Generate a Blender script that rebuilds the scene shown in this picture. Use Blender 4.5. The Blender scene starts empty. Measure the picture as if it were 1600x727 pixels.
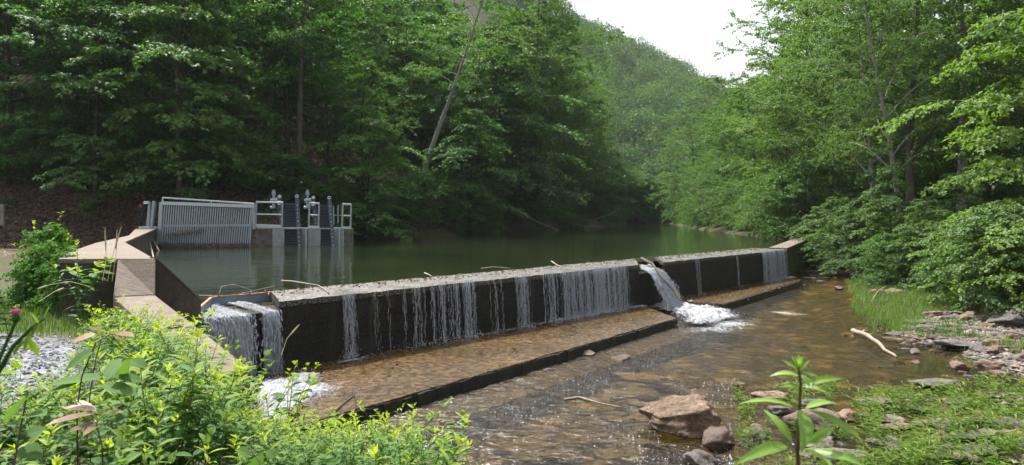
import bpy, math, random
import numpy as np
from mathutils import Vector, Matrix, noise as mnoise

random.seed(7); RNG = np.random.default_rng(7)
PI = math.pi
F, HZ, CX = 1067.0, 334.0, 800.0            # focal length, horizon row and centre column in 1600x727 photo pixels
SC = bpy.context.scene
COL = SC.collection
def P(px, py, D): return Vector(((px-CX)/F*D, D, (HZ-py)/F*D))
def PZ(px, py, z):
    D = -z*F/(py-HZ); return Vector(((px-CX)/F*D, D, z))

# ------------------------------------------------------------------ objects
def tag(o, label=None, cat=None, group=None, kind=None):
    if label: o['label'] = label
    if cat: o['category'] = cat
    if group: o['group'] = group
    if kind: o['kind'] = kind
    return o
def thing(name, label, cat, loc=(0,0,0), group=None, rz=0):
    o = bpy.data.objects.new(name, None); COL.objects.link(o)
    o.location = loc; o.rotation_euler = (0,0,rz); o.empty_display_size = .2
    return tag(o, label, cat, group)
def origin(o):
    v = Vector((0,0,0))
    while o is not None: v += o.location; o = o.parent
    return v
def link(name, me, mat, parent=None, loc=None):
    o = bpy.data.objects.new(name, me); COL.objects.link(o)
    if mat is not None and len(me.materials) == 0:
        for m in (mat if isinstance(mat, (list, tuple)) else [mat]): me.materials.append(m)
    if parent is not None: o.parent = parent
    if loc is not None: o.location = loc
    return o
def dup(root, loc=None, rz=None, sc=None, label=None, group=None, mats=None):
    r = root.copy(); COL.objects.link(r)
    if loc is not None: r.location = loc
    if rz is not None: r.rotation_euler = (rz if isinstance(rz, (tuple, list)) else (0,0,rz))
    if sc is not None: r.scale = (sc if isinstance(sc, (tuple, list)) else (sc,)*3)
    if label: r['label'] = label
    if group: r['group'] = group
    def rec(a, b):
        for ch in [c for c in KIDS.get(a.name, [])]:
            c = ch.copy(); COL.objects.link(c); c.parent = b
            KIDS.setdefault(b.name, []).append(c); rec(ch, c)
    rec(root, r)
    return r
KIDS = {}
def kid(parent, o): KIDS.setdefault(parent.name, []).append(o); return o

def npmesh(name, V, Fc, smooth=False, attrs=None, midx=None):
    """V (n,3), Fc (m,k) int with equal k, or list of such arrays"""
    Fs = Fc if isinstance(Fc, list) else [Fc]
    me = bpy.data.meshes.new(name)
    V = np.ascontiguousarray(V, dtype=np.float32)
    me.vertices.add(len(V)); me.vertices.foreach_set('co', V.ravel())
    tot = sum(f.size for f in Fs); npoly = sum(len(f) for f in Fs)
    me.loops.add(tot); me.loops.foreach_set('vertex_index', np.concatenate([f.ravel() for f in Fs]).astype(np.int32))
    me.polygons.add(npoly)
    sizes = np.concatenate([np.full(len(f), f.shape[1]) for f in Fs]).astype(np.int32)
    starts = np.concatenate([[0], np.cumsum(sizes)[:-1]]).astype(np.int32)
    me.polygons.foreach_set('loop_start', starts)
    if midx is not None: me.polygons.foreach_set('material_index', np.asarray(midx, dtype=np.int32))
    me.polygons.foreach_set('use_smooth', np.full(npoly, smooth))
    me.update(calc_edges=True)
    for k, (dom, a) in (attrs or {}).items():
        at = me.attributes.new(k, 'FLOAT', dom); at.data.foreach_set('value', np.ascontiguousarray(a, dtype=np.float32))
    return me

class MB:
    def __init__(s): s.v = []; s.f = []
    def add(s, vs, fs):
        n = len(s.v); s.v += [Vector(v) for v in vs]; s.f += [tuple(i+n for i in f) for f in fs]
    def hexa(s, b, t):                       # 4 bottom corners, 4 top corners
        s.add(list(b)+list(t), [(3,2,1,0),(4,5,6,7),(0,1,5,4),(1,2,6,5),(2,3,7,6),(3,0,4,7)])
    def box(s, a, b):
        x0,y0,z0 = a; x1,y1,z1 = b
        s.hexa([(x0,y0,z0),(x1,y0,z0),(x1,y1,z0),(x0,y1,z0)], [(x0,y0,z1),(x1,y0,z1),(x1,y1,z1),(x0,y1,z1)])
    def prism(s, poly, z0, z1):              # poly of xy (or xyz tops); z1 None: use own z
        n = len(poly)
        b = [(p[0],p[1],z0) for p in poly]; t = [(p[0],p[1],z1 if z1 is not None else p[2]) for p in poly]
        s.add(b+t, [tuple(range(n-1,-1,-1)), tuple(range(n,2*n))]+[(i,(i+1)%n,n+(i+1)%n,n+i) for i in range(n)])
    def tube(s, pts, r, n=8, cap=True):
        pts = [Vector(p) for p in pts]; m = len(pts)
        rs = r if isinstance(r, (list, tuple)) else [r]*m
        base = len(s.v); up = Vector((0,0,1)); prev = None
        for i in range(m):
            d = (pts[min(i+1,m-1)]-pts[max(i-1,0)]).normalized()
            if prev is None:
                a = d.orthogonal().normalized()
            else:
                a = (prev - d*prev.dot(d)).normalized()
            prev = a; b = d.cross(a)
            for k in range(n):
                t = 2*PI*k/n; s.v.append(pts[i]+(a*math.cos(t)+b*math.sin(t))*rs[i])
        for i in range(m-1):
            for k in range(n):
                s.f.append((base+i*n+k, base+i*n+(k+1)%n, base+(i+1)*n+(k+1)%n, base+(i+1)*n+k))
        if cap:
            s.f.append(tuple(base+k for k in range(n-1,-1,-1))); s.f.append(tuple(base+(m-1)*n+k for k in range(n)))
    def bar(s, a, b, w, h=None, up=(0,0,1)):
        a = Vector(a); b = Vector(b); d = (b-a).normalized(); h = h or w
        u = Vector(up); 
        if abs(d.dot(u)) > .95: u = Vector((0,1,0))
        x = d.cross(u).normalized()*(w/2); y = x.cross(d).normalized()*(h/2)
        s.hexa([a-x-y,a+x-y,b+x-y,b-x-y],[a-x+y,a+x+y,b+x+y,b-x+y])
    def disc(s, c, axis, r, h, n=14):
        c = Vector(c); ax = Vector(axis).normalized(); s.tube([c-ax*h/2, c+ax*h/2], r, n)
    def build(s, name, mat, parent=None, bevel=0, smooth=False, loc=None, sub=0):
        off = origin(parent) if parent is not None else (Vector(loc) if loc is not None else Vector((0,0,0)))
        me = bpy.data.meshes.new(name); me.from_pydata([v-off for v in s.v], [], s.f); me.update()
        if smooth: me.polygons.foreach_set('use_smooth', [True]*len(me.polygons))
        o = link(name, me, mat, parent, loc)
        if bevel:
            m = o.modifiers.new('bev','BEVEL'); m.width = bevel; m.segments = 2; m.limit_method = 'ANGLE'
        if parent is not None: kid(parent, o)
        return o

# ------------------------------------------------------------------ materials
def NM(name):
    m = bpy.data.materials.new(name); m.use_nodes = True; nt = m.node_tree; nt.nodes.clear()
    out = nt.nodes.new('ShaderNodeOutputMaterial'); return m, nt, out
def N(nt, t, ins=None, **kw):
    n = nt.nodes.new(t)
    for k, v in kw.items(): setattr(n, k, v)
    for k, v in (ins or {}).items():
        if hasattr(v, 'is_output') or isinstance(v, bpy.types.NodeSocket): nt.links.new(v, n.inputs[k])
        else: n.inputs[k].default_value = v
    return n
def c4(c): return tuple(c)+(1,) if len(c) == 3 else c
def ramp(nt, fac, stops, interp='LINEAR'):
    r = nt.nodes.new('ShaderNodeValToRGB'); nt.links.new(fac, r.inputs[0]); cr = r.color_ramp; cr.interpolation = interp
    while len(cr.elements) < len(stops): cr.elements.new(.5)
    for e, (p, c) in zip(cr.elements, stops): e.position = p; e.color = c4(c) if isinstance(c, (tuple,list)) else (c,c,c,1)
    return r.outputs[0]
def coords(nt, scale=(1,1,1), space='obj', rot=(0,0,0)):
    if space == 'obj': src = nt.nodes.new('ShaderNodeTexCoord').outputs['Object']
    else: src = nt.nodes.new('ShaderNodeNewGeometry').outputs['Position']
    mp = N(nt, 'ShaderNodeMapping', {'Vector': src, 'Scale': scale, 'Rotation': rot}); return mp.outputs[0]
def noise(nt, vec, scale, detail=4, rough=.55, dist=0, out=0):
    return N(nt, 'ShaderNodeTexNoise', {'Vector': vec, 'Scale': scale, 'Detail': detail, 'Roughness': rough, 'Distortion': dist}).outputs[out]
def voro(nt, vec, scale, feature='F1', out='Distance', rnd=1):
    n = N(nt, 'ShaderNodeTexVoronoi', feature=feature); nt.links.new(vec, n.inputs['Vector']); n.inputs['Scale'].default_value = scale
    n.inputs['Randomness'].default_value = rnd; return n.outputs[out]
def math_(nt, op, a, b=0, clamp=False):
    n = nt.nodes.new('ShaderNodeMath'); n.operation = op; n.use_clamp = clamp
    for i, v in enumerate((a, b)):
        if isinstance(v, bpy.types.NodeSocket): nt.links.new(v, n.inputs[i])
        else: n.inputs[i].default_value = v
    return n.outputs[0]
def mixc(nt, fac, a, b, mode='MIX'):
    n = nt.nodes.new('ShaderNodeMix'); n.data_type = 'RGBA'; n.blend_type = mode
    for i, v in ((0, fac), (6, a), (7, b)):
        if isinstance(v, bpy.types.NodeSocket): nt.links.new(v, n.inputs[i])
        else: n.inputs[i].default_value = v if i == 0 else c4(v)
    return n.outputs[2]
def bump(nt, h, strength=.5, dist=.02, prev=None):
    n = N(nt, 'ShaderNodeBump', {'Height': h, 'Strength': strength, 'Distance': dist})
    if prev is not None: nt.links.new(prev, n.inputs['Normal'])
    return n.outputs[0]
def bsdf(nt, col, rough=.6, normal=None, spec=.5, metal=0):
    b = nt.nodes.new('ShaderNodeBsdfPrincipled')
    for k, v in (('Base Color', col), ('Roughness', rough), ('Metallic', metal), ('Specular IOR Level', spec)):
        if isinstance(v, bpy.types.NodeSocket): nt.links.new(v, b.inputs[k])
        else: b.inputs[k].default_value = c4(v) if k == 'Base Color' else v
    if normal is not None: nt.links.new(normal, b.inputs['Normal'])
    return b
def fin(m, nt, out, sh): nt.links.new(sh.outputs[0] if hasattr(sh, 'outputs') else sh, out.inputs[0]); return m

def leaf_mat(name, dark, light, tip=None, trans=.35, gloss=.42, spec=.5):
    m, nt, out = NM(name)
    a = N(nt, 'ShaderNodeAttribute', attribute_name='rnd').outputs['Fac']
    oi = nt.nodes.new('ShaderNodeObjectInfo').outputs['Random']
    f = math_(nt, 'ADD', math_(nt, 'MULTIPLY', a, .72), math_(nt, 'MULTIPLY', oi, .28))
    col = ramp(nt, f, [(0.05, dark), (.95, light)])
    if tip is not None:
        ag = N(nt, 'ShaderNodeAttribute', attribute_name='age').outputs['Fac']
        col = mixc(nt, ag, col, tip)
    b = bsdf(nt, col, gloss, spec=spec)
    tc = mixc(nt, 1.0, col, (1.35,1.5,.55), 'MULTIPLY')
    t = N(nt, 'ShaderNodeBsdfTranslucent', {'Color': tc})
    mx = N(nt, 'ShaderNodeMixShader', {0: trans, 1: b.outputs[0], 2: t.outputs[0]})
    return fin(m, nt, out, mx)
def rock_mat(name, c0, c1, c2, bumpk=.6, scale=3):
    m, nt, out = NM(name)
    v = coords(nt)
    oi = nt.nodes.new('ShaderNodeObjectInfo').outputs['Random']
    v2 = N(nt, 'ShaderNodeVectorMath', {0: v, 1: (3.1,1.7,5.3)}, operation='ADD').outputs[0]
    n1 = noise(nt, v, scale, 8, .65); n2 = noise(nt, v2, scale*5, 6, .7)
    col = ramp(nt, n1, [(.3, c0), (.5, c1), (.7, c2)])
    col = mixc(nt, ramp(nt, n2, [(.4,0),(.62,.85)]), col, c0)
    col = mixc(nt, 1.0, col, ramp(nt, oi, [(0,(.62,.6,.62)),(.5,(.95,.9,.85)),(1,(1.25,1.1,.95))]), 'MULTIPLY')
    h = math_(nt, 'ADD', n1, math_(nt, 'MULTIPLY', n2, .5))
    b = bsdf(nt, col, .75, bump(nt, h, bumpk, .12)); return fin(m, nt, out, b)
def bark_mat(name, c0, c1):
    m, nt, out = NM(name)
    v = coords(nt, (1,1,.22)); n1 = noise(nt, v, 9, 6, .7); v2 = coords(nt, (1,1,.5)); n2 = noise(nt, v2, 1.6, 4)
    col = mixc(nt, n2, ramp(nt, n1, [(.35, c0), (.65, c1)]), c1)
    b = bsdf(nt, col, .85, bump(nt, n1, .8, .04), .2); return fin(m, nt, out, b)
def flat_mat(name, col, rough=.5, metal=0, var=.25, scale=8, bk=.1):
    m, nt, out = NM(name)
    v = coords(nt); n1 = noise(nt, v, scale, 5, .6)
    c = mixc(nt, n1, tuple(x*(1-var) for x in col), tuple(min(1,x*(1+var)) for x in col))
    b = bsdf(nt, c, rough, bump(nt, n1, bk, .01), .5, metal); return fin(m, nt, out, b)

# concrete of the abutment: tan, board marked, dirty
def concrete_mat(name, c0, c1, c2, wet=0, sc=1.0, streak=True, rough=.8):
    m, nt, out = NM(name)
    g = coords(nt, space='geo'); gs = coords(nt, (1,1,.18), space='geo')
    n1 = noise(nt, g, .9*sc, 8, .62); n2 = noise(nt, g, 26, 4, .7); n3 = noise(nt, gs, 3.2, 6, .7)
    col = ramp(nt, n1, [(.28, c0), (.5, c1), (.72, c2)])
    if streak: col = mixc(nt, math_(nt,'MULTIPLY', ramp(nt, n3, [(.48,0),(.68,1)]), .7), col, c0)
    col = mixc(nt, math_(nt,'MULTIPLY', n2, .4), col, tuple(x*.45 for x in c1))
    n4 = noise(nt, coords(nt, (.5,7,1), 'geo', (0,0,.45)), 1.6, 6, .7); n5 = noise(nt, g, 4.5, 8, .75, .8)
    col = mixc(nt, ramp(nt, n4, [(.5,0),(.66,.55)]), col, tuple(x*.4 for x in c1))
    col = mixc(nt, ramp(nt, n5, [(.47,0),(.62,.85)]), col, c0)
    h = math_(nt,'ADD', math_(nt,'ADD', math_(nt,'MULTIPLY', n2, .5), n5), n4)
    b = bsdf(nt, col, rough, bump(nt, h, .5, .03)); return fin(m, nt, out, b)

M = {}
M['concrete'] = concrete_mat('tan_concrete', (.13,.095,.07), (.18,.14,.103), (.265,.212,.16))
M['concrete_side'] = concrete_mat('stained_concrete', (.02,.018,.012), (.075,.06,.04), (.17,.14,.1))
M['pier'] = concrete_mat('grey_painted_concrete', (.25,.27,.26), (.42,.44,.43), (.5,.52,.5), streak=True)
M['dirty'] = concrete_mat('mottled_concrete', (.05,.045,.035), (.2,.17,.13), (.33,.29,.23), sc=3)
m, nt, out = NM('galvanised_steel')
v = coords(nt); n1 = noise(nt, v, 7, 5, .65); n2 = noise(nt, coords(nt,(1,1,.3)), 3.1, 7, .75)
col = mixc(nt, n1, (.30,.35,.37), (.47,.53,.55)); col = mixc(nt, ramp(nt, n2, [(.56,0),(.7,.7)]), col, (.17,.11,.07))
M['galv'] = fin(m, nt, out, bsdf(nt, col, .5, bump(nt, n1, .1, .01), .5, .35))
M['galv_light'] = flat_mat('pale_galvanised_rail', (.62,.66,.66), .5, .1, .15)
M['dark_metal'] = flat_mat('dark_blue_grey_steel', (.055,.075,.11), .5, .2, .35)
M['rubber'] = flat_mat('black_screen_belt', (.008,.01,.016), .7)
M['backing'] = flat_mat('blue_grey_panel', (.11,.145,.18), .6, .1, .4, 3)
M['white_metal'] = flat_mat('white_enamel', (.7,.72,.72), .4)
M['red'] = flat_mat('red_cap', (.6,.02,.02), .4)
M['orange'] = flat_mat('rust_orange_edge', (.5,.17,.05), .7, 0, .5)
M['bluestrip'] = flat_mat('blue_grey_weir_board', (.2,.27,.34), .6, 0, .4)
M['rope'] = flat_mat('weathered_rope', (.3,.28,.24), .9)
M['drift'] = bark_mat('bleached_driftwood', (.1,.075,.055), (.36,.3,.25))
M['deadwood'] = bark_mat('grey_deadwood', (.1,.085,.065), (.3,.27,.23))
M['bark'] = bark_mat('grey_brown_bark', (.035,.028,.022), (.12,.1,.08))
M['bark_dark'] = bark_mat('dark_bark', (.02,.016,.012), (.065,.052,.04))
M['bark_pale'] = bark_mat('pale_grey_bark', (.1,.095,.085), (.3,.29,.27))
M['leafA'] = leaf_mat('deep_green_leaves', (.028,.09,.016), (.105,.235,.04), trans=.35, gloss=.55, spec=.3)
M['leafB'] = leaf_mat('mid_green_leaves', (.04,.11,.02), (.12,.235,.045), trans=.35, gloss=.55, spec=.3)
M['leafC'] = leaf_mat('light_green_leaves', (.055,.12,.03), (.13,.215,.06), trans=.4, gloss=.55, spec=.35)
M['leafD'] = leaf_mat('yellow_green_leaves', (.08,.15,.03), (.17,.27,.055), trans=.42, gloss=.55, spec=.35)
M['leafM'] = leaf_mat('hillside_leaves', (.03,.085,.03), (.12,.205,.06), trans=.25, gloss=.7, spec=.2)
M['weed'] = leaf_mat('bright_weed_leaves', (.03,.11,.018), (.1,.23,.03), (.34,.42,.02), trans=.42, gloss=.6, spec=.3)
M['weed2'] = leaf_mat('soft_green_leaves', (.045,.11,.035), (.11,.2,.065), (.18,.27,.05), trans=.35, gloss=.75, spec=.15)
M['redleaf'] = leaf_mat('russet_young_leaves', (.17,.09,.05), (.3,.17,.08), trans=.3)
M['grass'] = leaf_mat('grass_blades', (.05,.12,.025), (.14,.24,.05), (.28,.32,.1), trans=.35, gloss=.5)
M['stem'] = flat_mat('green_brown_stem', (.09,.12,.03), .6)
M['stem_dark'] = flat_mat('dark_purple_stem', (.06,.03,.022), .5)
M['straw'] = flat_mat('straw_seed_heads', (.4,.34,.18), .8)
M['pink'] = flat_mat('pink_florets', (.62,.08,.36), .6)
M['rockT'] = rock_mat('tan_boulder', (.08,.055,.036), (.25,.175,.115), (.37,.285,.2), .9, 2.2)
M['rockG'] = rock_mat('grey_river_stone', (.06,.055,.055), (.17,.15,.14), (.27,.24,.22))
M['rockR'] = rock_mat('reddish_river_stone', (.1,.065,.05), (.24,.165,.13), (.36,.27,.22))
M['gravel'] = rock_mat('blue_grey_gravel', (.13,.135,.15), (.3,.31,.34), (.48,.49,.52))
M['litter'] = leaf_mat('fallen_brown_leaves', (.07,.042,.028), (.26,.17,.12), trans=.1, gloss=.7)

# wet black dam face with thin horizontal form lines
m, nt, out = NM('wet_dark_dam_face')
g = coords(nt, space='geo'); n1 = noise(nt, g, 1.6, 8, .7); n2 = noise(nt, g, 18, 6, .75)
gh = coords(nt, (.25,.25,5), space='geo'); n3 = noise(nt, gh, 2.0, 5, .7)
col = ramp(nt, n1, [(.3,(.006,.006,.005)),(.55,(.018,.016,.012)),(.75,(.05,.043,.028))])
col = mixc(nt, ramp(nt, n2, [(.5,0),(.72,.8)]), col, (.055,.05,.036))
col = mixc(nt, ramp(nt, n3, [(.62,0),(.72,.35)]), col, (.05,.05,.045))
n4 = noise(nt, coords(nt,(1,1,.1),'geo'), 4.5, 6, .75)
col = mixc(nt, ramp(nt, n4, [(.54,0),(.7,.6)]), col, (.085,.08,.06))
col = mixc(nt, ramp(nt, n1, [(.52,0),(.66,.5)]), col, (.03,.045,.014))
h = math_(nt,'ADD', math_(nt,'MULTIPLY', n2, .8), math_(nt,'MULTIPLY', n3, .6))
M['damface'] = fin(m, nt, out, bsdf(nt, col, .45, bump(nt, h, 1.0, .09), .35))
# crest: exposed aggregate, damp
m, nt, out = NM('exposed_aggregate_crest')
g = coords(nt, space='geo'); vc = voro(nt, g, 34, out='Color'); vd = voro(nt, g, 34); n1 = noise(nt, g, 1.3, 6, .6); n2=noise(nt,g,60,3)
bw = N(nt,'ShaderNodeRGBToBW',{0:vc}).outputs[0]
col = ramp(nt, bw, [(.15,(.014,.014,.013)),(.5,(.055,.052,.048)),(.9,(.2,.185,.165))])
col = mixc(nt, ramp(nt, n1, [(.45,0),(.7,.75)]), col, (.05,.055,.03))
M['crest'] = fin(m, nt, out, bsdf(nt, col, ramp(nt, n1, [(.4,.35),(.6,.8)]), bump(nt, vd, .8, .02)))
# apron: brown algae on wet slab
m, nt, out = NM('algae_brown_apron')
g = coords(nt, space='geo'); n1 = noise(nt, g, .55, 8, .65, .6); n2 = noise(nt, g, 9, 8, .7); n3 = noise(nt, coords(nt,(1,1,1),'geo'), 45, 3)
col = ramp(nt, n1, [(.3,(.045,.027,.009)),(.46,(.1,.058,.016)),(.62,(.14,.085,.03)),(.8,(.24,.17,.1))])
n4 = noise(nt, coords(nt,(1,.35,1),'geo',(0,0,.83)), 2.2, 6, .7)
col = mixc(nt, math_(nt,'MULTIPLY', ramp(nt, n2, [(.35,1),(.65,0)]), .7), col, (.03,.02,.009))
col = mixc(nt, ramp(nt, n4, [(.5,0),(.62,.6)]), col, (.035,.022,.008))
M['apron'] = fin(m, nt, out, bsdf(nt, col, ramp(nt, n2, [(.4,.12),(.7,.5)]), bump(nt, math_(nt,'ADD', n2, math_(nt,'MULTIPLY',n3,.3)), .5, .03)))
# terrain: gravel / leaf litter / soil / river bed mixed by masks
m, nt, out = NM('ground_cover')
g = coords(nt, space='geo')
n1 = noise(nt, g, .7, 6); n2 = noise(nt, g, 14, 5, .7); vc = N(nt,'ShaderNodeRGBToBW',{0:voro(nt, g, 28, out='Color')}).outputs[0]; vd = voro(nt, g, 28)
grav = ramp(nt, vc, [(.1,(.05,.052,.06)),(.5,(.16,.165,.18)),(.95,(.3,.31,.33))])
vl = N(nt,'ShaderNodeRGBToBW',{0:voro(nt, g, 9, out='Color')}).outputs[0]
litt = ramp(nt, vl, [(.1,(.03,.02,.014)),(.5,(.1,.065,.045)),(.95,(.22,.15,.11))])
soil = ramp(nt, n2, [(.3,(.03,.03,.015)),(.6,(.07,.065,.03)),(.8,(.1,.12,.04))])
vb = N(nt,'ShaderNodeTexVoronoi'); nt.links.new(N(nt,'ShaderNodeVectorMath',{0:g,1:N(nt,'ShaderNodeVectorMath',{0:noise(nt,g,1.5,3,out=1),1:(.5,.5,.5)},operation='MULTIPLY').outputs[0]},operation='ADD').outputs[0], vb.inputs['Vector']); vb.inputs['Scale'].default_value=2.2
vbw = N(nt,'ShaderNodeRGBToBW',{0:vb.outputs['Color']}).outputs[0]
bed = ramp(nt, vbw, [(.1,(.028,.02,.007)),(.45,(.12,.08,.026)),(.9,(.36,.25,.11))])
bed = mixc(nt, ramp(nt, vb.outputs['Distance'], [(.25,0),(.5,.7)]), bed, (.02,.013,.006))
bed = mixc(nt, math_(nt,'MULTIPLY', n2, .5), bed, (.05,.03,.012))
A = lambda k: N(nt,'ShaderNodeAttribute',attribute_name=k).outputs['Fac']
col = mixc(nt, A('m_litter'), soil, litt); col = mixc(nt, A('m_gravel'), col, grav); col = mixc(nt, A('m_bed'), col, bed)
M['ground'] = fin(m, nt, out, bsdf(nt, col, .85, bump(nt, math_(nt,'ADD', vd, n2), .6, .03), .2))
# still pond water: dark, mirror like
m, nt, out = NM('dark_pond_water')
g = coords(nt, (1,1,1), 'geo'); n1 = noise(nt, g, .9, 3, .5, .3); n2 = noise(nt, coords(nt,(1,1.0,1),'geo'), 5, 4, .6)
h = math_(nt,'ADD', math_(nt,'MULTIPLY', n1, .8), math_(nt,'MULTIPLY', n2, .16))
col = ramp(nt, noise(nt, g, .12, 3), [(.4,(.012,.02,.008)),(.7,(.03,.036,.012))])
M['pond'] = fin(m, nt, out, bsdf(nt, col, .04, bump(nt, h, .8, .035), .5))
# clear shallow river water
m, nt, out = NM('clear_shallow_river_water')
g = coords(nt, (1,1,1), 'geo'); n1 = noise(nt, coords(nt,(1,2.2,1),'geo',(0,0,.5)), 2.1, 4, .6, .6); n2 = noise(nt, coords(nt,(1,1.7,1),'geo',(0,0,.5)), 6.5, 4, .6, .4)
h = math_(nt,'ADD', n1, math_(nt,'MULTIPLY', n2, .45)); nb = bump(nt, h, .8, .12)
fr = N(nt,'ShaderNodeFresnel',{'IOR':1.34,'Normal':nb}).outputs[0]
tr = N(nt,'ShaderNodeBsdfTransparent',{'Color':(.8,.72,.42,1)}); gl = N(nt,'ShaderNodeBsdfGlossy',{'Color':(1,1,1,1),'Roughness':.11,'Normal':nb})
dk = N(nt,'ShaderNodeBsdfDiffuse',{'Color':(.05,.036,.014,1)})
a1 = N(nt,'ShaderNodeMixShader',{0:.13,1:tr.outputs[0],2:dk.outputs[0]})
M['river'] = fin(m, nt, out, N(nt,'ShaderNodeMixShader',{0:fr,1:a1.outputs[0],2:gl.outputs[0]}))
# white water: opaque froth broken by gaps (attribute 'edge' 0 at rim .. 1 inside)
def foam_mat(name, scale=(1,1,1), lo=.4, hi=.6, col=(.43,.455,.48), rot=0, nsc=6, space='geo'):
    m, nt, out = NM(name)
    g = coords(nt, scale, space, (0,0,rot)); n1 = noise(nt, g, nsc, 6, .72, .8); e = N(nt,'ShaderNodeAttribute',attribute_name='edge').outputs['Fac']
    f = math_(nt,'ADD', n1, math_(nt,'MULTIPLY', math_(nt,'SUBTRACT', e, .5), .7))
    fac = ramp(nt, f, [(lo,0),(hi,1)])
    n2 = noise(nt, g, nsc*3, 4, .7)
    b = bsdf(nt, ramp(nt, n2, [(.35,tuple(c*.38 for c in col)),(.58,col)]), .35, bump(nt, math_(nt,'ADD', n1, n2), .8, .05))
    tr = N(nt,'ShaderNodeBsdfTransparent')
    return fin(m, nt, out, N(nt,'ShaderNodeMixShader',{0:fac,1:tr.outputs[0],2:b.outputs[0]}))
M['foam'] = foam_mat('churned_white_water', (2.2,.7,1), .50, .80, nsc=6, rot=.75)
M['fallsheet'] = foam_mat('falling_white_water', (1,1,.16), .40, .72, nsc=12)
M['veil'] = foam_mat('thin_falling_film', (1,1,.06), .70, 1.0, (.45,.48,.53), nsc=11)
M['thinfoam'] = foam_mat('thin_foam_scum', (1,2.4,1), .52, .62, (.36,.33,.28), nsc=3)
m, nt, out = NM('water_drops')
b = bsdf(nt, (.5,.54,.6), .15, spec=.7); M['drops'] = fin(m, nt, out, b)

# ------------------------------------------------------------------ plan geometry
P0 = np.array([-4.17, 12.2]); U = np.array([.677, .736]); NN = np.array([.736, -.677])   # dam face start, along, downstream
def dam(t, n=0): return P0 + U*t + NN*n
CREST, PONDZ, APZ, RIVZ = -1.55, -1.60, -2.8, -3.0
DAMW = 1.45
FARW = np.array([17.2, 39.5])
def sdf(poly, X, Y):
    """signed distance, positive inside"""
    d = np.full(X.shape, 1e9); inside = np.zeros(X.shape, bool); n = len(poly)
    for i in range(n):
        ax, ay = poly[i]; bx, by = poly[(i+1) % n]; ex, ey = bx-ax, by-ay
        t = np.clip(((X-ax)*ex+(Y-ay)*ey)/(ex*ex+ey*ey), 0, 1)
        d = np.minimum(d, np.hypot(X-ax-ex*t, Y-ay-ey*t))
        c = ((ay > Y) != (by > Y)) & (X < ex*(Y-ay)/(ey if ey != 0 else 1e-9)+ax); inside ^= c
    return np.where(inside, d, -d)
bk = lambda t: tuple(dam(t, -DAMW*.5))
POND = [bk(-1.4), (-5.6,10.7), (-9.7,16.6), (-17.0,32.3), (-8.0,34.6), (-9.5,38), (-10,45), (-4.4,47.5), (-1,57), (4,71), (9.5,85), (15.5,96), (19,112), (26,112),
        (23.5,98), (21.5,84), (18.5,66), (17.6,52), (17.2,43), tuple(FARW), bk(24)]
SHORE_HILL = [(-400,60), (-60,36), (-26,34.5), (-17.5,35.5), (-11.5,38), (-10.5,45.5), (-4.6,48.5), (-1.5,58), (3.5,72), (9,86), (15,97), (18.5,113), (10,160), (-10,300), (-400,400)]
RIVER = [tuple(dam(-1.3,0)), (-3.0,7.9), (-1.3,5.9), (.8,4.7), (4,4.6), (9,4.6), (16,3.5), (40,-2), (60,8), (30,11.5), (18,12.6), (12,13.2), (10.2,14.8), (9.6,16.5),
         (9.9,18.7), (11.2,21.9), (12.8,26.5), (15.3,32), (16.6,37), tuple(dam(24,0))]
BAR = [(4.4,8.0), (5.3,9.7), (6.2,11.0), (8,11.6), (12.5,11), (16,6.5), (8,5.8), (4.7,6.6)]
GRAVEL = [(-14,12.5), (-9,11.4), (-7.6,9.2), (-4.2,8.6), (-3.4,6.8), (-5,4.4), (-9,2.5), (-30,0), (-60,30), (-30,31), (-20,26)]
BAR2 = [((a-CX)/F*(3*F/(b-HZ)), 3*F/(b-HZ)) for a, b in ((1410,520),(1470,500),(1640,492),(1680,520),(1680,602),(1580,578),(1500,548),(1440,534))]
def sm(x, a, b):
    t = np.clip((x-a)/(b-a), 0, 1); return t*t*(3-2*t)
def fbm(X, Y, s, seed=0):
    r = np.zeros(X.shape)
    for k in range(4):
        f = s*2**k; a = .5**k
        r += a*np.sin(X*f*1.13+seed+1.7*k+np.sin(Y*f*.9+k)*1.3)*np.cos(Y*f*1.07-seed*1.3+k*2.1+np.sin(X*f*.8+2*k)*1.1)
    return r
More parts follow.
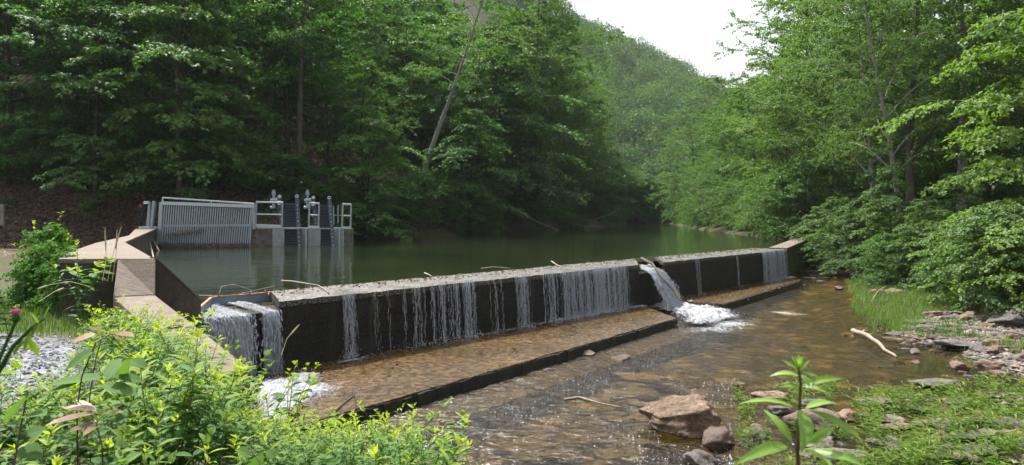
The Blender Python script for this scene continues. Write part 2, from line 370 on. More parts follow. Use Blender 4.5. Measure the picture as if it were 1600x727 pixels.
def ground(X, Y):
    X = np.asarray(X, float); Y = np.asarray(Y, float)
    right = sm(X, 4, 9)*sm(Y, 10, 14)                       # the low, open right bank
    dr = sdf(RIVER, X, Y); out = -dr
    low = RIVZ-.02+np.minimum(out, 5)*.07+sm(out, 4, 12)*1.1+sm(out, 12, 60)*2.5
    high = RIVZ+.1+sm(out, -.2, 1.7)*1.3
    z = low*right+high*(1-right)
    z = z+fbm(X, Y, .9)*.05*sm(out, .5, 3)
    bed = RIVZ-.06-sm(dr, 0, 2.5)*.3+fbm(X, Y, 1.1, 3)*.05
    z = np.where(dr > 0, bed, z)
    db = sdf(BAR2, X, Y); z = np.where(db > -.5, np.maximum(z, RIVZ-.1+sm(db, -.5, .5)*.16+fbm(X, Y, 2.6, 2)*.04), z)
    db = sdf(BAR, X, Y); z = np.where(db > -.6, np.maximum(z, RIVZ-.1+sm(db, -.6, .8)*.11+fbm(X, Y, 2.1, 1)*.07), z)
    # upstream side of the dam: bank level
    up = sm(((X-P0[0])*NN[0]+(Y-P0[1])*NN[1])*-1, .2, .9)*sm(X, -6, -5)
    dp = sdf(POND, X, Y)
    z = np.where((dr < 0) & (Y > 38.5) & (X > 10), np.maximum(z, PONDZ+.12+np.minimum(-dp, 8)*.09), z)
    z = np.where(dp > 0, PONDZ-.08-sm(dp, 0, 3)*1.4, z)
    z = np.where((dp < 0) & (Y > 40), np.minimum(z, PONDZ+.12+(-dp)*.2), z)
    dh = sdf(SHORE_HILL, X, Y)
    hill = PONDZ+.15+np.maximum(dh, 0)*.62+fbm(X, Y, .16, 5)*1.1*sm(dh, 2, 12)+fbm(X, Y, .8, 2)*.15*sm(dh, .5, 3)
    hill = np.minimum(hill, 85+hill*.05)
    z = np.where(dh > -.4, np.maximum(np.where(dp > 0, z, hill), z), z)
    return z
def gz(x, y): return float(ground(np.array([x]), np.array([y]))[0])

# terrain sheet with graded resolution
def axis(lo, fa, fb, hi, step, grow):
    a = list(np.arange(fa, fb+1e-6, step)); s = step; x = fb
    while x < hi: s *= grow; x += s; a.append(x)
    s = step; x = fa
    while x > lo: s *= grow; x -= s; a.insert(0, x)
    return np.array(a)
xs = axis(-420, -20, 20, 560, .3, 1.07); ys = axis(-90, 0, 44, 650, .3, 1.07)
X, Y = np.meshgrid(xs, ys); Z = ground(X, Y)
nx, ny = len(xs), len(ys); idx = np.arange(nx*ny).reshape(ny, nx)
Fq = np.stack([idx[:-1,:-1], idx[:-1,1:], idx[1:,1:], idx[1:,:-1]], -1).reshape(-1, 4)
dg = sdf(GRAVEL, X, Y); dr = sdf(RIVER, X, Y); dh = sdf(SHORE_HILL, X, Y); db = sdf(BAR, X, Y)
mg = sm(dg+fbm(X,Y,1.5,4)*.3, -.3, .3); ml = np.maximum(sm(dh, -.5, .8), sm(Y, 24, 27)*sm(-X, 16, 19)); mbd = sm(dr, -1.2, .2)
mbd = np.maximum(mbd, sm(-dr, 3.5, 0)*sm(X, 5, 9)*sm(Y,12,14))
me = npmesh('ground', np.stack([X, Y, Z], -1).reshape(-1, 3), Fq, True,
            {'m_gravel': ('POINT', mg.ravel()), 'm_litter': ('POINT', ml.ravel()), 'm_bed': ('POINT', mbd.ravel())})
tag(link('ground', me, M['ground']), kind='structure')

# ------------------------------------------------------------------ water
def sheet(name, poly, z, mat, **kw):
    b = MB(); b.add([(p[0], p[1], z) for p in poly], [tuple(range(len(poly)))]); o = b.build(name, mat); return tag(o, kind='structure')
pp = [tuple(dam(.36,-.75)), tuple(dam(.64,-1.42)), tuple(dam(-.6,-1.42)), tuple(dam(-1.36,-.12)), (-5.22,11.1), (-5.62,10.4), (-9.9,16.8), (-17.2,32.1), (-19,34), (-16,40), (-14,50), (-6,52), (-4,60), (0,74), (6,88), (12,100), (16,118), (32,118), (28,98), (25,84), (23,66), (21,52), (19,43), (17.6,39.6), bk(24)]
sheet('pond_water', pp, PONDZ, M['pond'])
rp = [tuple(dam(-1.2,-.1)), (-5.4,8.6), (-4,3), (8,1), (21.9,-3), (21.9,16), (16,22), (18.5,38), (17.2,39.3), tuple(dam(24.05,-.1))]
# near river: a finely rippled surface; beyond the right edge a plain sheet
x_ = np.arange(-5.6, 22, .055); y_ = np.arange(3.0, 39.4, .06); XX, YY = np.meshgrid(x_, y_); dd_ = sdf(rp, XX, YY)
src = (5.3, 20.4); rd = np.hypot(XX-src[0], YY-src[1]); wob = fbm(XX, YY, .8, 3)
s2 = (-2.6, 9.0); rd2 = np.hypot(XX-s2[0], YY-s2[1])
amp_ = .010*(.55+.45*sm(fbm(XX, YY, .45, 7), -.6, .8))*sm(YY, 5, 8)
ZZ = RIVZ+amp_*(np.sin(rd*15+wob*2.6)*.8*(.25+1.0*np.exp(-rd/9))+.45*np.sin(rd2*19+wob*3.1+1)*(.3+np.exp(-rd2/5))+.5*fbm(XX*1.0, YY*1.7, 4.2, 1)+.3*fbm(XX, YY, 9.5, 5))
idx = np.arange(XX.size).reshape(XX.shape); Fq = np.stack([idx[:-1,:-1], idx[:-1,1:], idx[1:,1:], idx[1:,:-1]], -1)[(dd_[:-1,:-1] > 0)&(dd_[1:,1:] > -.1)]
used = np.unique(Fq); rm = -np.ones(XX.size, int); rm[used] = np.arange(len(used))
tag(link('river_water', npmesh('river_water', np.stack([XX,YY,ZZ],-1).reshape(-1,3)[used], rm[Fq], True), M['river']), kind='structure')
sheet('river_water', [(21.9,-3), (30,-6), (70,0), (70,20), (22,16)], RIVZ, M['river'])

# ------------------------------------------------------------------ the dam
def q(t, n, z): p = dam(t, n); return (p[0], p[1], z)
def slab(b, t0, t1, n0, n1, z0, z1):
    b.prism([dam(t0,n0), dam(t1,n0), dam(t1,n1), dam(t0,n1)][::-1], z0, z1)
def rough_cap(t0, t1, n0, n1, z0, z1, amp=.012, step=.12, skew=0, skew2=0):
    """slab with uneven front edge and top"""
    nt_ = max(2, int((t1-t0)/step)); ns = 8; b = MB(); rows = []
    for i in range(nt_+1):
        tb = t0+(t1-t0)*i/nt_; row = []; t = tb
        for j in range(ns+1):
            n = n0+(n1-n0)*j/ns; t = tb+skew*(j/ns)*(1-i/nt_)+skew2*(j/ns)*(i/nt_); e = amp*mnoise.noise(Vector((t*5, n*6, z1)))*1.6
            row.append(q(t, n+(e*1.5 if j in (0, ns) else 0), z1+e+(-.02 if j in (0,) else 0)))
        rows.append([q(tb, n0+amp*mnoise.noise(Vector((t*4, 3, 1))), z0)]+row+[q(t, n1, z0)])
    m_ = len(rows[0]); vs = [v for r in rows for v in r]
    fs = [(i*m_+j, i*m_+j+1, (i+1)*m_+j+1, (i+1)*m_+j) for i in range(nt_) for j in range(m_-1)]
    fs += [tuple(range(m_-1,-1,-1)), tuple(nt_*m_+j for j in range(m_))]
    b.add(vs, fs); return b
T1, T2, T3 = 11.9, 13.45, 23.9
damt = thing('weir_dam', 'long low concrete dam wall with wet black face crossing the river', 'dam', (P0[0], P0[1], RIVZ))
b = MB(); b.prism([dam(0,0), dam(T1,0), dam(T1+2.1,-DAMW), dam(.62,-DAMW)][::-1], -3.6, CREST-.1); b.prism([dam(T1+.05,-.03), dam(T2-.003,-.03), dam(T2+1.93,-DAMW), dam(T1+2.103,-DAMW)][::-1], -3.6, -1.86); b.prism([dam(T2,0), dam(T3,0), dam(T3,-DAMW), dam(T2+1.95,-DAMW)][::-1], -3.6, CREST-.1)
# broken edges and a slanting cheek beside the notch
slab(b, T2+.003, T2+.16, .10, -.003, -2.9, -1.75)
for a_, c_, z_ in ((.6,5.9,-2.02),(6.3,11.6,-2.06),(.2,3.1,-2.38),(3.6,8.2,-2.44),(14,23,-2.1)):
    n_ = int((c_-a_)/.18)
    for k_ in range(n_):
        t_ = a_+(c_-a_)*k_/n_
        if mnoise.noise(Vector((t_*1.1, z_*9, 0))) > -.12: slab(b, t_, t_+.181, .012+.02*abs(mnoise.noise(Vector((t_*4,z_,0)))), -.003, z_-.02, z_+.014*mnoise.noise(Vector((t_*3,1,z_))))
b.build('wall_face', M['damface'], damt)
rough_cap(0, T1-.05, .02, -DAMW, CREST-.12, CREST, skew=.62, skew2=2.13).build('crest', M['crest'], damt)
rough_cap(T2-.12, T3, .02, -DAMW, CREST-.12, CREST, skew=1.95).build('crest', M['crest'], damt)
b = MB()   # far return wall rising slightly to the right bank
e0 = dam(T3, 0); e1 = dam(T3, -DAMW*.55); w = np.array([FARW[0]-e0[0], FARW[1]-e0[1]]); wn = np.array([-w[1], w[0]])/np.hypot(*w)*.75
b.hexa([(e0[0],e0[1],-3.6),(FARW[0],FARW[1],-3.6),(FARW[0]+wn[0],FARW[1]+wn[1],-3.6),(e0[0]+wn[0],e0[1]+wn[1],-3.6)],
       [(e0[0],e0[1],-1.56),(FARW[0],FARW[1],-1.5),(FARW[0]+wn[0],FARW[1]+wn[1],-1.5),(e0[0]+wn[0],e0[1]+wn[1],-1.56)])
b.build('return_wall', M['concrete_side'], damt)
b = MB()
b.hexa([(e0[0]-.0,e0[1],-1.557),(FARW[0],FARW[1],-1.497),(FARW[0]+wn[0],FARW[1]+wn[1],-1.497),(e0[0]+wn[0],e0[1]+wn[1],-1.557)],
       [(e0[0]-.0,e0[1],-1.50),(FARW[0],FARW[1],-1.44),(FARW[0]+wn[0],FARW[1]+wn[1],-1.44),(e0[0]+wn[0],e0[1]+wn[1],-1.50)])
b.build('coping', M['concrete'], damt)
# spillway ledge at the near end with its board
b = MB(); b.prism([dam(-.003,0), dam(-1.42,0), dam(-1.42,-.1), dam(-.62,-DAMW), dam(.615,-DAMW)], -3.6, -1.74)
b.build('spillway_ledge', M['damface'], damt)
b = MB()
for a_, c_ in (((.60,-1.42),(-.6,-1.42)), ((-.6,-1.42),(-1.38,-.12))): b.bar(q(*a_, -1.675), q(*c_, -1.675), .05, .2)
bo = b.build('weir_board', M['bluestrip'], damt)
b = MB()
for a_, c_ in (((.60,-1.405),(-.6,-1.405)), ((-.59,-1.40),(-1.37,-.10))): b.bar(q(*a_, -1.563), q(*c_, -1.563), .045, .02)
kid(bo, b.build('edge_strip', M['orange'], bo))
# aprons
AL = [q(-1.6,.001,0), q(T1+.1,.001,0), (4.4,18.3,0), (-1.5,10.7,0), (-3.75,7.8,0)]
def rough_poly(poly, z0, z1, step=.35, amp=.04):
    pts = []
    for i in range(len(poly)):
        a = Vector(poly[i][:2]); c = Vector(poly[(i+1)%len(poly)][:2]); n = max(1, int((c-a).length/step))
        d = (c-a).normalized(); nn = Vector((d.y,-d.x))
        for k in range(n):
            p = a.lerp(c, k/n); r = amp*mnoise.noise(Vector((p.x*2.3, p.y*2.3, 0)))*1.6
            pts.append(tuple(p+nn*r*(0 if k == 0 else 1)))
    b = MB(); b.prism(pts[::-1], z0, z1); return b
ap = rough_poly(AL, -3.5, APZ).build('apron', M['apron'], damt)
lip = MB(); A0 = Vector((4.42,18.33)); A1 = Vector((-1.5,10.7)); A2 = Vector((-3.75,7.8)); dd = (A0-A1).normalized(); nn = Vector((dd.y,-dd.x))
lipm = MB()
for a, c in ((A1, A0), (A2, A1)):
    n = int((c-a).length/.14)
    for k in range(n):
        p = a.lerp(c, k/n); p2 = a.lerp(c, (k+1)/n); o_ = .02+.05*abs(mnoise.noise(Vector((p.x*3,p.y*3,1)))); zt = APZ-.006-.03*random.random()
        lipm.hexa([(p.x,p.y,-3.4),(p2.x,p2.y,-3.4),(p2.x+nn.x*o_*2,p2.y+nn.y*o_*2,-3.4),(p.x+nn.x*o_*2,p.y+nn.y*o_*2,-3.4)][::-1],
                  [(p.x,p.y,zt),(p2.x,p2.y,zt),(p2.x+nn.x*o_,p2.y+nn.y*o_,zt-.01),(p.x+nn.x*o_,p.y+nn.y*o_,zt-.01)][::-1])
kid(ap, lipm.build('mossy_lip', M['damface'], ap))
b = MB()  # submerged footing beyond the lip
b.prism([(4.3,18.2),(5.0,17.6),(-.8,10.1),(-2.9,7.3),(-3.6,7.8)][::-1], -3.6, RIVZ-.035); kid(ap, b.build('sunken_footing', M['apron'], ap))
AR = [q(T2+.2,.001,0), q(T3+.2,.001,0), (12.15,28.6,0), (11.7,28.1,0), (6.5,21.0,0), (5.6,21.6,0)]
ap2 = rough_poly(AR, -3.5, APZ+.02).build('apron', M['apron'], damt); ap2['label'] = 'shorter drier apron beyond the notch'
lipm = MB(); a = Vector((6.45,20.98)); c = Vector((11.75,28.08)); dd = (c-a).normalized(); nn = Vector((dd.y,-dd.x))
lipm.hexa([(a.x,a.y,-3.4),(c.x,c.y,-3.4),(c.x+nn.x*.05,c.y+nn.y*.05,-3.4),(a.x+nn.x*.05,a.y+nn.y*.05,-3.4)][::-1],
          [(a.x,a.y,APZ+.01),(c.x,c.y,APZ+.01),(c.x+nn.x*.05,c.y+nn.y*.05,APZ),(a.x+nn.x*.05,a.y+nn.y*.05,APZ)][::-1])
kid(ap2, lipm.build('mossy_lip', M['damface'], ap2))

# ------------------------------------------------------------------ falling and broken water
def drops(C, L, W, dirs=None):
    """stretched octahedra, centres C (n,3), half lengths L, half widths W, along z or dirs"""
    n = len(C); T = np.array([[1,0,0],[-1,0,0],[0,1,0],[0,-1,0],[0,0,1],[0,0,-1]], float)
    S = np.stack([W, W, L], -1)[:, None, :]
    Vv = T[None]*S
    if dirs is not None:
        d = dirs/np.linalg.norm(dirs, axis=1, keepdims=True); a = np.cross(d, [1.,.3,0]); a /= np.linalg.norm(a, axis=1, keepdims=True); b_ = np.cross(d, a)
        Vv = Vv[...,0:1]*a[:,None]+Vv[...,1:2]*b_[:,None]+Vv[...,2:3]*d[:,None]
    Vv = (Vv+C[:,None]).reshape(-1, 3)
    f = np.array([[0,2,4],[2,1,4],[1,3,4],[3,0,4],[2,0,5],[1,2,5],[3,1,5],[0,3,5]])
    return Vv, (f[None]+6*np.arange(n)[:,None,None]).reshape(-1, 3)
def veil(label, t0, t1, dens, name='waterfall', zt=CREST-.02, zb=APZ, fade=.0, wid=.011, clump=1.0, group='thin falls down the dam face'):
    t = thing(name, label, 'waterfall', (*dam((t0+t1)/2, .15), zb), group)
    C = []; L = []; W = []; n = int((t1-t0)*dens*2.0)
    for _ in range(n):
        tt = t0+(t1-t0)*random.random()
        ed_ = min(tt-t0, t1-tt)/(t1-t0)*3.2
        if random.random() > min(1, .12+ed_)*(.5+.75*mnoise.noise(Vector((tt*2.6, 9, t0)))+.45*mnoise.noise(Vector((tt*8, 2, 0)))): continue
        reach = random.uniform(.12, .3); z = zt; k = 0; nd = random.randint(16, 44); w0 = random.uniform(.6, 1.3)
        off = random.uniform(0, .3)
        for k in range(nd):
            s = (k+off+random.uniform(-.4,.4))/nd
            if s < 0 or s > 1: continue
            zz = zt+(zb-zt)*s**1.15
            C.append(q(tt+random.gauss(0,.02), .035+reach*math.sqrt(max(s,0))*.6, zz)); L.append(.012+.13*random.random()**2.0); W.append(wid*w0*random.uniform(.2,.5))
        for k in range(3):
            C.append(q(tt+random.gauss(0,.07), .12+random.uniform(-.08,.3), zb+abs(random.gauss(0,.07)))); L.append(.012); W.append(.012)
    V, Fc = drops(np.array(C), np.array(L), np.array(W))
    me = npmesh('water_strands', V-np.array(t.location), Fc); kid(t, link('water_strands', me, M['drops'], t))
    if dens > 30 or t1-t0 > .6:
        def fv(UU, VV):
            tt = t0+(t1-t0)*UU; n = .03+.13*np.sqrt(VV)+.012*fbm(tt*9, VV, 1, 3); z = zt+(zb-zt)*VV
            return np.stack([P0[0]+U[0]*tt+NN[0]*n, P0[1]+U[1]*tt+NN[1]*n, z], -1)
        V, Fq, e = sheet_surface(fv, max(12, int((t1-t0)*16)), 20, lambda UU, VV: np.minimum(1, np.minimum(UU,1-UU)*(t1-t0)*4)*(.30+min(dens,74)/74*.30)+.12*VV)
        kid(t, link('water_film', npmesh('water_film', V-np.array(t.location), Fq, True, {'edge': ('POINT', e)}), M['veil'], t))
    return t
def sheet_surface(fn, nu, nv, edge):
    u = np.linspace(0,1,nu); v = np.linspace(0,1,nv); UU, VV = np.meshgrid(u, v)
    pts = fn(UU, VV); idx = np.arange(nu*nv).reshape(nv, nu)
    Fq = np.stack([idx[:-1,:-1], idx[:-1,1:], idx[1:,1:], idx[1:,:-1]], -1).reshape(-1, 4)
    return pts.reshape(-1,3), Fq, edge(UU, VV).ravel()
veil('sparse trickle of drops nearest the big corner waterfall', 1.25, 1.6, 46)
veil('faint trickle of separate drops just before the first broad veil', 2.55, 3.3, 8)
veil('first broad veil of falling drops, alone on the dark face', 3.4, 5.0, 50)
veil('narrow veil of drops just before the widest curtain', 6.2, 6.95, 46)
veil('widest curtain of falling drops, ending near the notch', 7.15, 11.3, 74)
veil('sparse single drips scattered along the black face between the veils', .3, 11.4, 5, wid=.009)
veil('few drops falling on the dark face beyond the notch', 15.2, 15.7, 14)
veil('thin single trickle midway along the far dark wall', 18.6, 18.9, 24)
veil('far curtain of white drops at the end of the wall', 21.0, 23.6, 70, wid=.016)

def fall_path(n0, z0, reach, zb, vv, n_start=-.6):
    s1 = np.clip(vv/.25, 0, 1); s2 = np.clip((vv-.25)/.75, 0, 1)
    n = n_start+(n0-n_start)*s1+reach*s2; z = z0-.05*s1**2-(z0-.05-zb)*s2**1.9
    return n, z
def big_fall(root, t0, t1, z0, zb, reach, nst, spread=0., drift=0., dens=2200, lip=0.05, seed=0, mat='fallsheet', skew=0):
    def fn(UU, VV):
        n, z = fall_path(lip, z0, reach, zb, VV, nst)
        s2 = np.clip((VV-.25)/.75,0,1)
        tt = t0+(t1-t0)*UU+(UU-.5)*spread*s2+drift*s2+skew*np.maximum(0,-n)/DAMW
        w = fbm(UU*14, VV*5, 1.0, seed)*.05*s2+fbm(UU*40, VV*7, 1.0, seed+4)*.03*(.3+s2)
        n = n+w
        return np.stack([P0[0]+U[0]*tt+NN[0]*n, P0[1]+U[1]*tt+NN[1]*n, z+.02*fbm(UU*22,VV*9,1,seed+2)], -1)
    ed = lambda UU, VV: .28+.42*np.minimum(1, np.minimum(UU, 1-UU)*7)+.12*np.clip((VV-.2)/.3,0,1)
    V, Fq, e = sheet_surface(fn, 70, 90, ed)
    o = root.location
    me = npmesh('water_sheet', V-np.array(o), Fq, True, {'edge': ('POINT', e)}); kid(root, link('water_sheet', me, M[mat], root))
    n_ = dens; u = RNG.random(n_); v = .22+.8*RNG.random(n_)**.8; V0 = fn(u, v); V1 = fn(u, v+.02)
    d = V1-V0; C = V0+RNG.normal(0, .035, (n_,3))*(np.clip(v,0,1)[:,None])+np.array([NN[0],NN[1],0])*.03
    C[:,2] = np.maximum(C[:,2], zb-.02)
    Vd, Fd = drops(C, RNG.uniform(.012,.07,n_), RNG.uniform(.003,.008,n_), d+1e-6)
    me = npmesh('spray', Vd-np.array(o), Fd); kid(root, link('spray', me, M['drops'], root))
r = thing('waterfall', 'broad frothy white waterfall over the near corner spillway', 'waterfall', (*dam(-.9,.2), RIVZ))
big_fall(r, -1.36, -.50, -1.68, -2.95, .22, -1.35, .06, seed=1, dens=700)
r = thing('waterfall', 'narrow frothy white waterfall beside the end of the black face', 'waterfall', (*dam(-.2,.2), RIVZ))
big_fall(r, -.36, -.01, -1.68, -2.95, .18, -1.35, .05, -.03, seed=5, dens=350)
r = thing('waterfall', 'thick white chute pouring through the notch in the dam', 'waterfall', (*dam(12.6,.4), RIVZ))
big_fall(r, T1+.08, T1+.92, -1.67, -2.86, .85, -.9, .3, .12, seed=9, dens=1300, skew=2.05)
def fn2(UU, VV):
    n, z = fall_path(.04, -1.64, .25, -2.8, VV, -.75); tt = T1+.9+(T2-T1-.92)*UU+2.0*np.maximum(0,-n)/DAMW
    return np.stack([P0[0]+U[0]*tt+NN[0]*n, P0[1]+U[1]*tt+NN[1]*n, z+.01*fbm(UU*9,VV*5,1,2)], -1)
V, Fq, e = sheet_surface(fn2, 20, 40, lambda a, b_: .14+0*a)
kid(r, link('glassy_side_sheet', npmesh('glassy_side_sheet', V-np.array(r.location), Fq, True, {'edge': ('POINT', e)}), M['fallsheet'], r))

def foam(name, label, poly, z, amp, mat, step=.05, rim=.5, seed=0, spray=0, kind='stuff'):
    poly = [tuple(p)[:2] for p in poly]; xs_ = [p[0] for p in poly]; ys_ = [p[1] for p in poly]
    x = np.arange(min(xs_), max(xs_), step); y = np.arange(min(ys_), max(ys_), step); XX, YY = np.meshgrid(x, y)
    d = sdf(poly, XX, YY)+fbm(XX, YY, 2.3, seed)*.12
    e = np.clip(d/rim, 0, 1); n1 = np.abs(fbm(XX, YY, 3.1, seed+1)); n2 = fbm(XX, YY, 11, seed+2)
    ZZ = z+.006+e*amp*(.25+.7*n1)+e*amp*.35*n2+(.3+.7*e)*amp*.2*fbm(XX, YY, 23, seed+5)
    keep = d > 0; idx = np.arange(XX.size).reshape(XX.shape)
    Fq = np.stack([idx[:-1,:-1], idx[:-1,1:], idx[1:,1:], idx[1:,:-1]], -1); kk = keep[:-1,:-1]&keep[1:,1:]&keep[:-1,1:]&keep[1:,:-1]
    Fq = Fq[kk]; used = np.unique(Fq); remap = -np.ones(XX.size, int); remap[used] = np.arange(len(used))
    V = np.stack([XX, YY, ZZ], -1).reshape(-1,3)[used]
    me = npmesh(name, V, remap[Fq], True, {'edge': ('POINT', e.ravel()[used])})
    o = link(name, me, M[mat]); tag(o, label, kind=kind)
    if spray:
        k = RNG.integers(0, len(V), spray); ee = e.ravel()[used][k]; C = V[k]+RNG.normal(0,.03,(spray,3)); C[:,2] = V[k,2]+np.abs(RNG.normal(0, .07, spray))*ee
        w_ = RNG.uniform(.003,.009,spray); Vd, Fd = drops(C, w_*RNG.uniform(.8,1.8,spray), w_)
        so = link('spray', npmesh('spray', Vd, Fd), M['drops'], o); so['kind'] = 'stuff'
    return o
def pz(l, z): return [tuple(PZ(a, b_, z))[:2] for a, b_ in l]
foam('white_water', 'churning white foam below the notch in the dam', pz([(985,470),(1012,466),(1045,463),(1085,470),(1120,478),(1165,488),(1178,500),(1120,512),(1070,518),(1045,505),(1030,492),(1000,482)], -2.93), -2.93, .11, 'foam', rim=.8, spray=500)
foam('white_water', 'streaked rapid running off across the river below the notch', pz([(1060,500),(1130,490),(1200,497),(1235,512),(1180,530),(1080,530),(1020,520)], RIVZ), RIVZ, .05, 'foam', rim=1.6, seed=7)
foam('foam_scum', 'cream coloured scum drifting on the water by the far apron', pz([(1160,484),(1210,480),(1262,483),(1300,494),(1270,503),(1215,500),(1175,493)], RIVZ), RIVZ, .01, 'thinfoam', rim=1.6, seed=4)
foam('white_water', 'white froth spreading over the near end of the apron', pz([(330,600),(440,584),(480,585),(540,594),(575,606),(560,622),(500,645),(470,668),(380,670)], APZ), APZ, .07, 'foam', rim=.7, seed=3, spray=150)
foam('white_water', 'bright froth pool where the corner falls land', [q(-1.5,.25,0), q(.4,.15,0), q(1.0,.6,0), q(.6,1.3,0), q(-1.0,2.6,0), q(-2.2,2.4,0)], APZ, .07, 'foam', rim=.75, seed=13, spray=250)
foam('foam_strip', 'strip of froth along the foot of the veils', [q(2.6,.02,0), q(11.9,.02,0), q(11.9,.5,0), q(8,.42,0), q(5,.42,0), q(3,.3,0)], APZ, .05, 'foam', rim=.3, seed=6, spray=400)
foam('foam_strip', 'white froth at the foot of the far curtain', [q(20.9,.02,0), q(24,.02,0), q(24.2,.6,0), q(22,.4,0)], APZ+.02, .05, 'foam', rim=.22, seed=8)
foam('foam_strip', 'small froth patch on the pond in front of the bar screen', pz([(252,402),(262,399),(300,398),(318,402),(300,406),(262,406)], PONDZ), PONDZ, .02, 'foam', rim=1.6, seed=19)
foam('foam_strip', 'small froth under the near trickle', [q(1.0,.05,0), q(1.9,.05,0), q(1.8,.6,0), q(1.0,.5,0)], APZ, .03, 'foam', rim=.2, seed=9)
# bubbles on the river
n_ = 600; px = RNG.uniform(560, 1150, n_*3); py = RNG.uniform(560, 727, n_*3)
D = -RIVZ*F/(py-HZ); bx = (px-CX)/F*D; by = D
k = (fbm(bx, by, 1.3, 2) > .15) & (sdf(RIVER, bx, by) > .2) & ((bx+1.5)*dd.y-(by-10.7)*dd.x > 1.0); bx, by = bx[k][:n_], by[k][:n_]
w_ = RNG.uniform(.004, .013, len(bx)); V, Fc = drops(np.stack([bx, by, np.full(len(bx), RIVZ+.003)], -1), w_*.6, w_)
tag(link('foam_bubbles', npmesh('foam_bubbles', V, Fc), M['drops']), 'tiny white bubbles drifting on the brown shallows', kind='stuff')

# ------------------------------------------------------------------ abutment walls
ab = thing('concrete_abutment', 'tan board marked concrete abutment angling round the near corner of the pond', 'retaining wall', (-7.5,12,-1.7))
TOPZ = -.69
b = MB(); inner = [(-5.5,10.5),(-9.5,16.7),(-16.9,32.4)]; outer = [(-17.8,32.4),(-12.1,21.6),(-9.75,16.0),(-8.05,12.5),(-6.95,10.5)]
b.prism(inner+outer, -3.2, TOPZ-.08); b.build('wall', M['concrete_side'], ab)
b = MB(); g_ = .02; cap = [(-5.48,10.48),(-9.47,16.7),(-16.85,32.42),(-17.85,32.42),(-12.13,21.6),(-9.78,16.0),(-8.08,12.5),(-6.97,10.48)]
b.prism(cap, TOPZ-.078, TOPZ); b.build('wall_top', M['concrete'], ab, bevel=.015)
b = MB()
b.hexa([(-6.05,10.479,-3.3),(-5.76,9.86,-3.3),(-5.28,10.1,-3.3),(-5.47,10.479,-3.3)], [(-6.05,10.479,TOPZ-.01),(-5.76,9.86,-1.2),(-5.28,10.1,-1.2),(-5.47,10.479,TOPZ-.01)])
b.hexa([(-5.76,9.857,-3.3),(-3.55,7.8,-3.3),(-3.13,8.18,-3.3),(-5.28,10.097,-3.3)], [(-5.76,9.857,-1.203),(-3.55,7.8,-1.86),(-3.13,8.18,-1.86),(-5.28,10.097,-1.203)])
b.build('wing_wall', M['concrete'], ab, bevel=.012)
b = MB(); dv = Vector((-.87,.49,0))*.13; a_ = Vector((-5.47,10.50,0)); c_ = Vector((-5.10,11.2,0))
b.hexa([a_+Vector((0,0,-3.3)), c_+Vector((0,0,-3.3)), c_+dv+Vector((0,0,-3.3)), a_+dv+Vector((0,0,-3.3))],
       [a_+Vector((0,0,TOPZ-.012)), c_+Vector((0,0,-1.43)), c_+dv+Vector((0,0,-1.43)), a_+dv+Vector((0,0,TOPZ-.012))])
b.build('sloping_side_wall', M['concrete_side'], ab)
b = MB(); dv2 = dv*1.25
b.hexa([a_-dv*.1+Vector((0,0,TOPZ-.01)), c_-dv*.1+Vector((0,0,-1.428)), c_+dv2+Vector((0,0,-1.428)), a_+dv2+Vector((0,0,TOPZ-.01))],
       [a_-dv*.1+Vector((0,0,TOPZ+.02)), c_-dv*.1+Vector((0,0,-1.398)), c_+dv2+Vector((0,0,-1.398)), a_+dv2+Vector((0,0,TOPZ+.02))])
b.build('coping', M['concrete'], ab)

# ------------------------------------------------------------------ intake screens
LK = .247
def DR(px): u = (px-CX)/F; return (32.2+16.8*LK)/(1-LK*u)
IN = Vector((.24,-.97,0)).normalized()
def Q(px, py, off=0): return P(px, py, DR(px))+IN*off
sc_t = thing('bar_screen', 'galvanised upright bar screen with handrail standing in the pond', 'screen', Q(322,386))
b = MB(); nb_ = 38
for i in range(nb_):
    s = (i+.5)/nb_; xt = 256+s*138; xb = 252.5+s*136.5
    b.bar(Q(xt, 320+s*3.5, .02), Q(xb, 380+s*.3, .12), .055, .05, up=tuple(IN))
b.build('bars', M['galv'], sc_t)
b = MB(); b.hexa([Q(251,381,0),Q(389,381,0),Q(389,381,-.03),Q(251,381,-.03)],[Q(252,353,0),Q(392,352,0),Q(392,352,-.03),Q(252,353,-.03)]); b.build('backing_panel', M['backing'], sc_t)
b = MB(); b.bar(Q(253,317.5,.06), Q(397,322.5,.06), .14, .16); b.bar(Q(252,353,.02), Q(393,352,.02), .05, .1); b.build('top_beam', M['galv_light'], sc_t)
b = MB(); b.bar(Q(249.5,388,.12), Q(253,316,.06), .17, .12); b.bar(Q(397.5,358,.08), Q(397.5,320,.06), .14, .1); b.bar(Q(390.5,386,.08), Q(394,322,.0), .08, .08); b.build('post', M['galv'], sc_t)
b = MB(); b.tube([Q(254,309,0), Q(397,318.5,0)], .04); 
for x_, y_ in ((254.2,309),(330,314),(397,318.5)): b.tube([Q(x_,y_,0), Q(x_,y_+9,0)], .035)
b.build('handrail', M['galv_light'], sc_t)
b = MB(); b.hexa([Q(248,392,.25),Q(390,389,.25),Q(390,389,-.4),Q(248,392,-.4)],[Q(249,381.5,.2),Q(390,380,.2),Q(390,380,-.4),Q(249,381.5,-.4)]); b.build('sill', M['dirty'], sc_t)
b = MB()
for _ in range(420):
    x_ = random.uniform(251, 388); y_ = 380.5+random.uniform(-1.6,3.5)
    if random.random() < .3: x_ = 268+random.random()*50; y_ = 367-(x_-268)*.16+random.gauss(0,1.4)
    a_ = Q(x_, y_, .22+random.random()*.06); b.bar(a_, a_+Vector((random.gauss(0,.09),random.gauss(0,.03),random.gauss(0,.05))), .02)
b.build('trapped_debris', M['deadwood'], sc_t)

